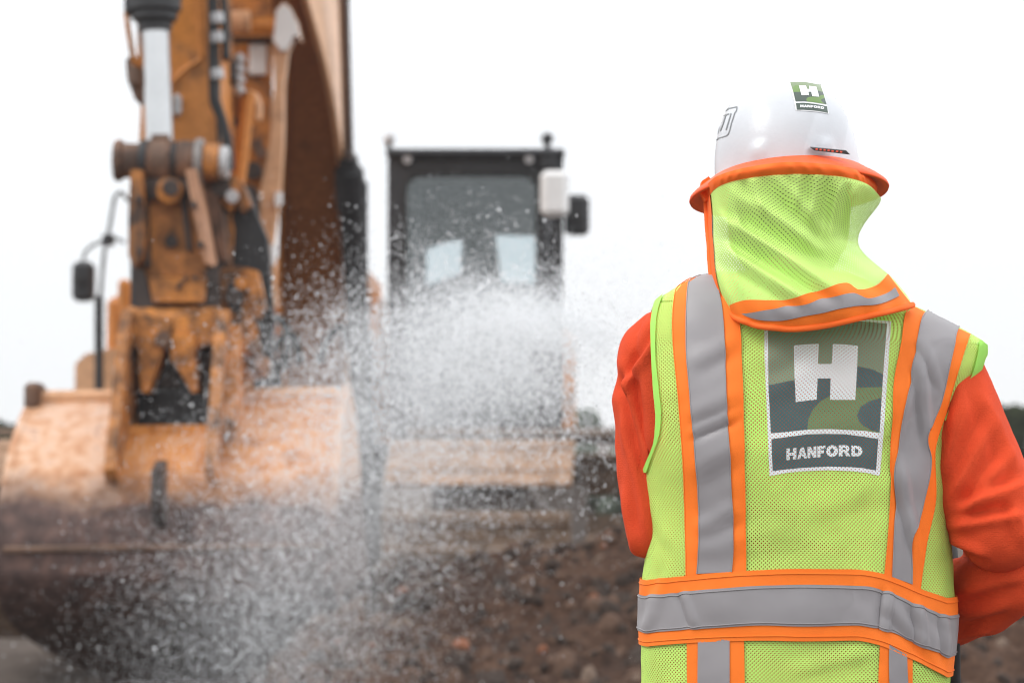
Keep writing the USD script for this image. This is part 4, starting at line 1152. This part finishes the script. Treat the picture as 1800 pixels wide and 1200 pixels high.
SF = [((1165, 585), (1098, 690), .010, 9), ((1098, 650), (1150, 850), .013, 9), ((1130, 640), (1150, 800), .007, 10), ((1112, 780), (1140, 950), .008, 11), ((1095, 720), (1108, 900), .006, 11), ((1090, 860), (1120, 975), .006, 9),
      ((1700, 700), (1660, 830), .006, 14), ((1745, 740), (1672, 880), .008, 14), ((1775, 800), (1690, 915), .008, 13), ((1800, 850), (1676, 900), .009, 11), ((1795, 905), (1670, 925), .010, 10), ((1720, 690), (1790, 830), .006, 12),
      ((1668, 948), (1740, 975), .008, 9), ((1690, 1040), (1800, 1010), .008, 13), ((1680, 1085), (1770, 1062), .008, 11), ((1676, 1120), (1740, 1105), .006, 9), ((1690, 680), (1668, 760), .005, 10), ((1780, 880), (1800, 960), .006, 12)]
for a, b, amp, w in SF:
    D += crease(q[:, 0], q[:, 1], a, b, amp, w)
D += (meshkit.fbm(sv * [16, 10, 10], 3, 5) - .5) * .010
D *= np.where(np.abs(q[:, 0] - 1405) < 230, .25, 1.)
sv = sv + sn * D[:, None]
shirt = obj(person, 'shirt', (sv, sf), 'shirt_orange', smooth=True, uv=np.stack([sv[:, 0] + .35 * sv[:, 1], sv[:, 2]], 1))

# ---- neck shade hanging from the hat: a net of points in the photograph, bulging towards the camera at the nape
NET = np.array([
    [(1244, 356, 3.535), (1255, 334, 3.445), (1300, 316, 3.388), (1390, 304, 3.366), (1470, 309, 3.394), (1516, 322, 3.455), (1533, 342, 3.540)],
    [(1247, 396, 3.515), (1261, 390, 3.440), (1308, 385, 3.393), (1395, 383, 3.375), (1465, 382, 3.405), (1506, 382, 3.460), (1522, 390, 3.560)],
    [(1250, 440, 3.490), (1266, 445, 3.430), (1318, 450, 3.390), (1395, 448, 3.370), (1446, 442, 3.395), (1492, 432, 3.450), (1509, 436, 3.540)],
    [(1254, 488, 3.465), (1273, 500, 3.415), (1325, 512, 3.375), (1400, 513, 3.350), (1470, 498, 3.355), (1528, 480, 3.400), (1558, 486, 3.470)],
    [(1270, 530, 3.440), (1300, 560, 3.400), (1350, 574, 3.372), (1420, 575, 3.356), (1500, 560, 3.352), (1560, 547, 3.375), (1602, 536, 3.430)]], float)
NW = W(NET[..., 0], NET[..., 1], NET[..., 2])
_u = np.linspace(0, 1, 7); _v = np.array([0, .36, .56, .78, 1.])
SPL = [RectBivariateSpline(_v, _u, NW[..., k], kx=3, ky=3) for k in range(3)]
SH_FOLDS = [((1262, 385), (1480, 515), .012, 13), ((1270, 440), (1420, 530), .008, 12), ((1300, 350), (1500, 470), .010, 15), ((1360, 310), (1470, 430), .007, 13), ((1478, 320), (1462, 430), .010, 14), ((1464, 430), (1580, 510), .012, 14),
            ((1505, 330), (1488, 420), .008, 10), ((1258, 360), (1300, 500), .006, 10), ((1320, 310), (1340, 380), .005, 9), ((1400, 300), (1400, 370), .004, 10), ((1440, 300), (1425, 380), .005, 10), ((1285, 330), (1300, 400), .004, 8)]


def shade_fn(u, v):
    u_, v_ = np.clip(u, 0, 1), np.clip(v, 0, 1)
    P = np.stack([s.ev(v_, u_) for s in SPL], -1)
    q = proj(P); D = np.zeros(P.shape[:-1])
    for a, b, amp, w in SH_FOLDS:
        D += crease(q[..., 0], q[..., 1], a, b, amp * 1.1, w)
    D += (meshkit.fbm(np.stack([P[..., 0] * 18, P[..., 2] * 14, P[..., 1] * 5], -1), 2, 3) - .5) * .006
    D *= sstep(0, .12, v_) * (1 - .65 * sstep(.8, 1, v_))
    rip = .004 * np.sin(u_ * 42) * sstep(.72, .95, v_)
    P = P.copy(); P[..., 1] -= D + rip * .6
    P[..., 2] += D * .25
    return P


_a = np.linspace(0, 1, 200)
_r = np.stack([s.ev(np.full(200, .5), _a) for s in SPL], -1); _ua = np.r_[0, np.cumsum(np.linalg.norm(np.diff(_r, axis=0), axis=1))]
_r = np.stack([s.ev(_a, np.full(200, .5)) for s in SPL], -1); _va = np.r_[0, np.cumsum(np.linalg.norm(np.diff(_r, axis=0), axis=1))]
shade_st = lambda u, v: np.stack([np.interp(u, _a, _ua), -np.interp(v, _a, _va)], -1)
shade_s = Surf(shade_fn, np.linspace(0, 1, 160), np.linspace(0, 1, 160), shade_st)
_t = shade_s.at(np.array([.5]), np.array([.5]), np.array([.01]))[0, 1] - shade_s.at(np.array([.5]), np.array([.5]), np.array([0.]))[0, 1]
shade_s.sign = -1.0 if _t > 0 else 1.0
U, V = np.meshgrid(np.linspace(0, 1, 150), np.linspace(0, 1, 150), indexing='ij')
shade = obj(person, 'neck_shade', (shade_fn(U, V).reshape(-1, 3), grid_faces(150, 150)), 'shade_mesh', smooth=True, uv=shade_st(U.ravel(), V.ravel()))


def strip_uv(surf, us, vs, off):
    Uq, Vq = np.broadcast_arrays(us, vs)
    return surf.at(Uq, Vq, np.full(Uq.shape, off))


# hem piping along the left edge and the lower edge
t = np.linspace(0.02, 1, 90)
edge = np.vstack([shade_s.at(np.zeros(90), t * .985, np.full(90, .002)), shade_s.at(np.linspace(.004, 1, 120), np.ones(120), np.full(120, .002))])
edge = np.vstack([edge[:80], (edge[80:96:5] * .75 + np.array([edge[80], edge[96], edge[96], edge[96]]) * .25), edge[97:]])
obj(shade, 'hem_piping', tube(edge, .0045, 10, sub=1), 'orange_hem', smooth=True)
Uq, Vq = np.meshgrid(np.linspace(0, .11, 9), np.linspace(.0, .97, 80), indexing='ij')
obj(shade, 'edge_binding', (shade_s.at(Uq, Vq, np.full(Uq.shape, .0018)).reshape(-1, 3), grid_faces(9, 80)), 'orange_hem', smooth=True)
hemT = [(1284, 536), (1317, 527), (1359, 529), (1413, 519), (1488, 499), (1509, 511), (1559, 483)]
hemB = [(1290, 553), (1325, 568), (1367, 576), (1430, 572), (1500, 559), (1560, 546), (1600, 535)]
lay(shade, 'hem_band', band(hemT, hemB, 40), shade_s, 'orange_tape', .0022, 5.)
tpT = [(1305, 551), (1347, 545), (1413, 535), (1497, 517), (1526, 526), (1570, 506)]
tpB = [(1312, 554), (1359, 563), (1430, 552), (1513, 537), (1536, 536), (1578, 521)]
lay(shade, 'reflective_tape', band(tpT, tpB, 40), shade_s, 'silver_tape', .0036, 5.)

# ---- hard hat
HC = W(1385, 321, 3.560)
def rotm(ax, deg):
    a = math.radians(deg); c, s = math.cos(a), math.sin(a)
    return {'x': np.array([[1, 0, 0], [0, c, -s], [0, s, c]]), 'y': np.array([[c, 0, s], [0, 1, 0], [-s, 0, c]]), 'z': np.array([[c, -s, 0], [s, c, 0], [0, 0, 1]])}[ax]
HR = rotm('y', -3.6) @ rotm('x', -5.5) @ rotm('z', -9)


def hat_fn(ph, t):
    """t = 0 at the rim of the shell, 1 at the crown; ph = 0 at the back."""
    a = np.clip(t, 0, 1) * np.pi / 2
    n = 2.35
    r = np.clip(np.cos(a), 0, 1) ** (2 / n); h = np.sin(a) ** (2 / n)
    rx, ry = .1065, .137
    x, y, z = rx * r * np.sin(ph), -ry * r * np.cos(ph), .006 + .150 * h
    bump = 0
    for b in (-.33, .62):         # moulded suspension lugs low at the back
        bump = bump + .0035 * np.exp(-((ph - b) / .13) ** 4) * np.exp(-((t - .055) / .045) ** 4)
    x = x + bump * np.sin(ph); y = y - bump * np.cos(ph)
    return np.stack([x, y, z], -1) @ HR.T + HC


hat_st = lambda u, v: np.stack([u * .12, v * .2], -1)
hat_s = Surf(hat_fn, np.linspace(-1.9, 1.9, 160), np.linspace(.002, .98, 120), hat_st, keep=lambda U, V: np.abs(U) < 1.45)
_t = hat_s.at(np.array([0.]), np.array([.3]), np.array([.01]))[0, 1] - hat_s.at(np.array([0.]), np.array([.3]), np.array([0.]))[0, 1]
hat_s.sign = -1.0 if _t > 0 else 1.0
U, V = np.meshgrid(np.linspace(-np.pi, np.pi, 145), np.linspace(0, 1, 70) ** .8, indexing='ij')
hat = obj(person, 'hard_hat', (hat_fn(U, V).reshape(-1, 3), grid_faces(145, 70)), 'hat_white', smooth=True)
# brim: a thick lip sloping down from the shell, a little wider at the sides
pb = np.linspace(0, 2 * np.pi, 121)[:-1]
prof = [(1.00, .012), (1.06, .010), (1.16, .004), (1.28, -.003), (1.37, -.010), (1.385, -.014), (1.37, -.018), (1.28, -.012), (1.1, -.004), (.97, .000), (.97, .012)]
V = []
for sc, h in prof:
    ex_ = (sc - 1) / .385
    x = (.1065 + .0405 * ex_) * np.sin(pb); y = -(.137 + .035 * ex_ + .012 * ex_ * np.clip(-np.cos(pb), 0, 1)) * np.cos(pb)
    V.append(np.stack([x, y, np.full_like(x, h) - .004 * ex_ * np.sin(pb) ** 2], -1) @ HR.T + HC)
V = np.stack(V)
F = grid_faces(len(prof), 120, True)
obj(hat, 'brim', (V.reshape(-1, 3), F), 'hat_orange', smooth=True)
# gathered cloth band that holds the shade under the brim
top_b = np.array([(1238, 338), (1251, 316), (1300, 297), (1390, 285), (1472, 291), (1520, 305), (1542, 328)], float)
YB = np.array([3.525, 3.434, 3.376, 3.352, 3.382, 3.444, 3.53]) - .008
cu = np.linspace(0, 1, 160)
A_ = W(*[PchipInterpolator(_u, top_b[:, k])(cu) for k in (0, 1)], PchipInterpolator(_u, YB + .012)(cu))
B_ = shade_fn(cu, np.full_like(cu, .03)); B_[:, 1] -= .002
k = np.linspace(0, 1, 10)
G = A_[None] * (1 - k)[:, None, None] + B_[None] * k[:, None, None]
rip = (.5 + .5 * np.sin(cu * 95 + 2 * np.sin(cu * 23))) ** 1.5 * .0035
G[..., 1] -= rip[None] * np.sin(k * np.pi)[:, None] + .004 * np.sin(k * np.pi)[:, None]
obj(shade, 'gathered_band', (G.reshape(-1, 3), grid_faces(10, 160)), 'orange_hem', smooth=True)
# corner of the band folded up over the brim at the left
cr = W(np.array([1234, 1246, 1254, 1250, 1240, 1231]), np.array([318, 310, 322, 352, 352, 336]), 3.50)
obj(shade, 'band_corner', hullp(np.vstack([cr, cr + [0, .03, 0]])), 'orange_hem')

# rear sticker
def hz_(pts): return [(1360 + a / 13.333, 130 + b / 13.333) for a, b in pts]


st_o = Polygon(hz_([(365, 195), (560, 185), (740, 198), (900, 225), (1105, 262), (1180, 500), (1240, 735), (1285, 940), (1100, 905), (900, 880), (700, 868), (522, 862), (470, 600)]))
s1 = Polygon(hz_([(382, 207), (560, 198), (740, 207), (900, 234), (1088, 272), (1160, 480), (1232, 730), (1080, 700), (900, 672), (700, 655), (510, 658), (460, 450)]))
s2 = Polygon(hz_([(518, 695), (700, 690), (900, 708), (1080, 735), (1240, 772), (1264, 922), (1080, 885), (900, 862), (700, 850), (538, 850)]))
sH = Polygon(hz_([(582, 290), (745, 295), (775, 375), (828, 380), (815, 303), (988, 325), (1052, 553), (892, 545), (868, 442), (802, 438), (815, 522), (645, 522)]))
sd = Polygon(hz_([(440, 440), (600, 435), (760, 440), (900, 400), (1040, 410), (1180, 450), (1200, 510), (1080, 520), (1060, 560), (900, 560), (790, 575), (760, 620), (780, 680), (500, 700)])).union(Polygon(hz_([(1180, 560), (1090, 610), (1110, 650), (1150, 690), (1280, 760), (1260, 560)]))).buffer(0)
so = Polygon(hz_([(760, 600), (800, 560), (900, 545), (1060, 540), (1100, 510), (1200, 510), (1200, 570), (1100, 610), (1110, 660), (1150, 700), (1000, 700), (850, 690), (780, 650)])).buffer(0)
sl = Polygon(hz_([(450, 330), (500, 280), (580, 270), (640, 430), (460, 450)])).buffer(0)
lay(hat, 'sticker', st_o.buffer(.3), hat_s, 'sticker_white', .0006, 3.)
lay(hat, 'sticker_field', s1.difference(sd).difference(so).difference(sl), hat_s, 'sticker_sage', .0010, 3.)
lay(hat, 'sticker_field', s1.intersection(sd).difference(so), hat_s, 'sticker_slate', .0010, 3.)
lay(hat, 'sticker_field', s1.intersection(so), hat_s, 'sticker_green', .0010, 3.)
lay(hat, 'sticker_field', s1.intersection(sl).difference(sd).difference(so), hat_s, 'sticker_green', .0010, 3.)
lay(hat, 'sticker_field', s2, hat_s, 'sticker_slate', .0010, 3.)
lay(hat, 'sticker_letter', sH, hat_s, 'sticker_white', .0016, 3.)
lx = [1360 + a / 13.333 for a in (612, 700, 775, 858, 925, 1010, 1090, 1172)]
bs = lambda x: np.interp((np.asarray(x) - 1360) * 13.333, [600, 800, 1000, 1180], [800, 803, 820, 846]) / 13.333 + 130
tp_ = lambda x: np.interp((np.asarray(x) - 1360) * 13.333, [600, 800, 1000, 1180], [740, 744, 762, 790]) / 13.333 + 130
for g in word('HANFORD', lx, bs, tp_):
    lay(hat, 'sticker_letter', g, hat_s, 'sticker_white', .0016, 3.)
# left sticker: the end of a boxed word
def hl(pts): return [(1200 + a / 4.5, 150 + b / 4.5) for a, b in pts]


for pts in ([(330, 215), (365, 185), (432, 172), (428, 200), (412, 225)], [(412, 225), (400, 265), (385, 310), (375, 355), (362, 388), (345, 402), (290, 418), (264, 436), (254, 466)]):
    lay(hat, 'left_sticker', LineString(hl(pts)).buffer(.75), hat_s, 'sticker_grey', .0008, 3.)
for pts in ([(316, 246), (366, 228)], [(341, 240), (320, 310), (300, 360)], [(384, 226), (362, 300), (346, 352)], [(300, 264), (288, 340), (276, 384)]):
    lay(hat, 'left_sticker', LineString(hl(pts)).buffer(.9), hat_s, 'sticker_grey', .0008, 3.)
lay(hat, 'right_sticker', LineString(hl([(1340, 262), (1362, 310), (1380, 370), (1392, 440)])).buffer(.9), hat_s, 'sticker_grey', .0008, 3.)
# small dark label standing on the brim at the back
Yt = 3.424
lb = obj(hat, 'rim_label', hullp(np.vstack([W(np.array([1424, 1432, 1494, 1487]), np.array([259.5, 265, 272, 265]), Yt - .004), W(np.array([1424, 1432, 1494, 1487]), np.array([258, 263.5, 270.5, 264]), Yt + .006)])), 'label_black')
mk = [hullp(np.vstack([W(np.array([a, a + 4, a + 3, a - 1]), np.array([b, b + .6, b + 3.4, b + 2.8]), Yt - .0045), W(np.array([a, a + 4, a + 3, a - 1]), np.array([b, b + .6, b + 3.4, b + 2.8]), Yt - .003)])) for a, b in ((1434, 260.6), (1441, 261.6), (1448, 262), (1455, 263), (1462, 264), (1470, 264.6), (1477, 265.4))]
obj(hat, 'rim_label_mark', join(*mk), 'label_red')

# ---- the body inside the clothes
OpT = __import__('manifold3d').OpType
b_ = []
hd = W(1385, 360, 3.555)
b_ += [Manifold.sphere(1, 32).scale([.076, .095, .118]).translate(list(map(float, hd + [0, 0, -.03])))]
b_ += [Manifold.batch_hull([Manifold.sphere(.05, 20).translate(list(map(float, hd + [0, .03, -.10]))), Manifold.sphere(.022, 16).translate(list(map(float, hd + [0, .085, -.135])))])]     # jaw and chin
b_ += [Manifold.batch_hull([Manifold.sphere(.008, 12).translate(list(map(float, hd + [0, .094, -.02]))), Manifold.sphere(.013, 12).translate(list(map(float, hd + [0, .108, -.058])))])]   # nose
for s in (-1, 1):
    b_.append(Manifold.sphere(1, 16).scale([.010, .020, .032]).translate(list(map(float, hd + [s * .079, -.005, -.04]))))   # ears
    b_.append(Manifold.sphere(.011, 12).translate(list(map(float, hd + [s * .031, .083, -.022]))))                             # eyes
b_.append(Manifold.sphere(1, 12).scale([.024, .008, .006]).translate(list(map(float, hd + [0, .096, -.088]))))               # lips
b_ += chain([(*(hd + [0, -.01, -.09]), .056), (*W(1390, 500, 3.51), .062), (*W(1395, 580, 3.5), .075)])
hipL, hipR = W(1310, 1290, 3.5), W(1490, 1290, 3.5)
b_ += chain([(*W(1330, 640, 3.5), .08), (*W(1340, 1000, 3.5), .085), (*hipL, .085)]) + chain([(*W(1470, 640, 3.5), .08), (*W(1470, 1000, 3.5), .085), (*hipR, .085)])
b_ += chain([(*W(1200, 620, 3.5), .05), (*W(1600, 640, 3.5), .05)]) + chain([(*W(1330, 1180, 3.5), .09), (*W(1470, 1180, 3.5), .09)])
gl = -.06 - .36
foot = {}
for nm, h_, dx in (('l', hipL, -.03), ('r', hipR, .03)):
    knee = h_ + [dx, .02, -.43]; ank = np.array([h_[0] + dx * 1.6, 3.53, gl + .09])
    b_ += chain([(*h_, .085), (*knee, .055), (*ank, .04)]) + chain([(*ank, .04), (ank[0], ank[1] + .16, gl + .045, .03)])
    foot[nm] = (h_, knee, ank)
nozzle = np.array([X(1330, 3.86), 3.86, Z(900, 3.86)])
wrL, wrR = nozzle + [-.075, -.075, -.0], nozzle + [.13, -.06, -.10]
b_ += chain([(*armL_j[1][:3], .045), (*armL_j[4][:3], .034), (*(nozzle + [-.075, -.085, -.005]), .024)]) + chain([(*armR_j[1][:3], .045), (*foreR_j[0][:3], .036), (*foreR_j[1][:3], .034), (*foreR_j[2][:3], .030), (*foreR_j[3][:3], .026), (*wrR, .025)])


def hand(wr, aim, axis, flip):
    """Palm, four curled fingers and a thumb closed round a bar that runs along axis; aim points from the wrist to the bar."""
    aim = aim / np.linalg.norm(aim); axis = axis / np.linalg.norm(axis); up = np.cross(aim, axis)
    out = [Manifold.batch_hull([Manifold.sphere(.015, 12).translate(list(map(float, wr + aim * a + axis * b))) for a, b in ((0.005, -.014), (0.005, .014), (.062, -.030), (.062, .028))])]
    for k, L in enumerate((.072, .08, .075, .06)):
        o = wr + aim * .066 + axis * (-.03 + .02 * k)
        pts = [o, o + aim * L * .42 + up * .006, o + aim * L * .55 - up * L * .34, o + aim * L * .16 - up * L * .52]
        out += chain([(*p, r) for p, r in zip(pts, (.0095, .009, .0085, .0075))], 12)
    o = wr + aim * .022 + axis * -.028 * flip
    out += chain([(*o, .0115), (*(o + aim * .03 - axis * .016 * flip - up * .014), .0105), (*(o + aim * .052 - axis * .004 * flip - up * .032), .009)], 12)
    return out


nd = np.array([-1., .35, .12]); nd /= np.linalg.norm(nd)
b_ += hand(nozzle + [-.075, -.085, -.005], np.array([.05, .085, .0]), np.cross([0, 0, 1.], nd) * 0 + nd, 1)
b_ += hand(wrR, np.array([-.02, .08, .03]), np.array([-.9, .2, .4]), -1)
body = smoothed(Manifold.batch_boolean(b_, OpT.Add), .012, 5)
obj(person, 'body', body, 'skin', smooth=True)
hs_ = Manifold.sphere(1, 32).scale([.090, .104, .116]).translate(list(map(float, hd + [0, -.006, -.015]))) - Manifold.cube([.4, .3, .4], True).translate(list(map(float, hd + [0, .185, -.06])))
obj(person, 'hair', smoothed(hs_, .012, 4), 'hair', smooth=True)
tr = chain([(*hipL, .105), (*foot['l'][1], .078), (*(foot['l'][2] + [0, 0, .03]), .068)]) + chain([(*hipR, .105), (*foot['r'][1], .078), (*(foot['r'][2] + [0, 0, .03]), .068)]) + chain([(*W(1330, 1230, 3.5), .112), (*W(1470, 1230, 3.5), .112)])
obj(person, 'trousers', smoothed(Manifold.batch_boolean(tr, OpT.Add), .02, 6), 'trouser_navy', smooth=True)
for nm in 'lr':
    a = foot[nm][2]
    bt = Manifold.batch_boolean(chain([(a[0], a[1], a[2] + .10, .055), (a[0], a[1], a[2], .052), (a[0], a[1] - .02, gl + .05, .05)]) + chain([(a[0], a[1] - .02, gl + .05, .05), (a[0], a[1] + .10, gl + .05, .05), (a[0], a[1] + .19, gl + .045, .042)]), OpT.Add)
    obj(person, 'boot', smoothed(bt, .015, 4), 'boot_brown', smooth=True)
# pale tag under the right arm
a_ = W(np.array([1659, 1662, 1672, 1668, 1660]), np.array([902, 904, 926, 929, 928]), 3.56)
obj(person, 'tag', hullp(np.vstack([a_, a_ + [0, .004, 0]])), 'white_plate')

# ---- hose held in front, its dark line just showing under the right arm
hose = thing('hose', 'black water hose showing between the vest and the bent right arm', 'hose', (X(1672, 3.6), 3.6, gl))
hp = [nozzle + nd * .02, nozzle - nd * .14, nozzle - nd * .22 + [0, 0, -.02], W(1640, 905, 3.76), W(1667, 955, 3.66), W(1672, 1040, 3.63), W(1674, 1180, 3.66), W(1690, 1500, 3.75), (X(1720, 3.9), 3.9, gl + .03), (1.2, 4.6, gl + .03), (2.2, 4.4, gl + .03)]
obj(hose, 'hose_line', tube(hp, .0125, 14), 'black_rubber', smooth=True)
obj(hose, 'nozzle', join(cyl(nozzle - nd * .05, nozzle + nd * .10, .018), cyl(nozzle + nd * .09, nozzle + nd * .17, .014, .021)), 'brown_steel', smooth=40)

# ================================================================== WATER SPRAY: a fan of drops thrown from the nozzle, slowed by the air and falling
KEY = np.array([(1290, 885, 4.05, .008), (1200, 770, 4.5, .05), (1090, 655, 5.2, .11), (970, 590, 5.9, .16), (850, 575, 6.5, .19), (745, 650, 7.0, .225),
                (645, 775, 7.5, .24), (545, 920, 8.0, .26), (480, 1080, 8.4, .26), (410, 1240, 8.7, .28)])
KP = W(KEY[:, 0], KEY[:, 1], KEY[:, 2])
KS = np.linspace(0, 1, len(KEY))


def drops(n, seed, lo, hi, spread, up, down, r_med, r_sig, r_max):
    """Drops along the arc of the jet between lo and hi, scattered round it and trailing below it."""
    r = np.random.default_rng(seed)
    s = lo + (hi - lo) * r.random(n)
    c = np.stack([PchipInterpolator(KS, KP[:, k])(s) for k in range(3)], 1)
    sg = np.interp(s, KS, KEY[:, 3]) * spread
    g = r.normal(size=(n, 3))
    g[:, 2] = np.where(g[:, 2] > 0, g[:, 2] * up, g[:, 2] * down)
    cl = meshkit.fbm(np.stack([s * 5 + g[:, 0] * .3, g[:, 2] * 3.0 + g[:, 0] * 2.6, g[:, 1] * .7], 1), 3, 77)
    keep = r.random(n) < np.clip((cl - .40) * 5.5, .04, 1)
    rad = np.minimum(np.exp(r.normal(math.log(r_med), r_sig, n)), r_max)
    return (c + g * sg[:, None] * [1.0, 1.2, 1.0])[keep], rad[keep]


groups = [drops(72000, 1, .27, .60, .95, .42, .95, .00105, .42, .004),
          drops(240000, 2, .45, 1.0, 1.0, .7, .85, .0009, .46, .0042),
          drops(11000, 3, .26, 1.0, 1.5, .5, 1.0, .0013, .42, .0042),
          drops(44000, 4, .29, .50, .62, .6, .9, .0011, .3, .0035)]
dp = np.vstack([g[0] for g in groups]); dr = np.concatenate([g[1] for g in groups])
ok = dp[:, 2] > .05
dp, dr = dp[ok], dr[ok]
ic = trimesh.creation.icosphere(1, 1.0)
sp = instancer('/World/water_spray', [('drop', (np.array(ic.vertices) * [.85, .85, 1.3], np.array(ic.faces)), 'water_drop')], dp, np.zeros(len(dp), int), np.repeat(dr[:, None], 3, 1))
tag(sp, 'white fan of water drops drifting between the worker and the excavator', 'water spray', kind='stuff')

# ================================================================== thin moist air over the whole site
hz_m = trimesh.creation.box([420, 420, 60]); hz_m.apply_translation([0, 120, 26.])
usdkit.material(stage, '/World/Looks/haze_air', {'v': ('principled_volume', {'color': (.95, .97, 1.0), 'density': HAZE, 'anisotropy': .2})}, volume='v.volume')
tag(stage.GetPrimAtPath(obj('/World', 'haze', hz_m, 'haze_air')), 'thin pale haze in the air over the site', 'haze', kind='stuff')
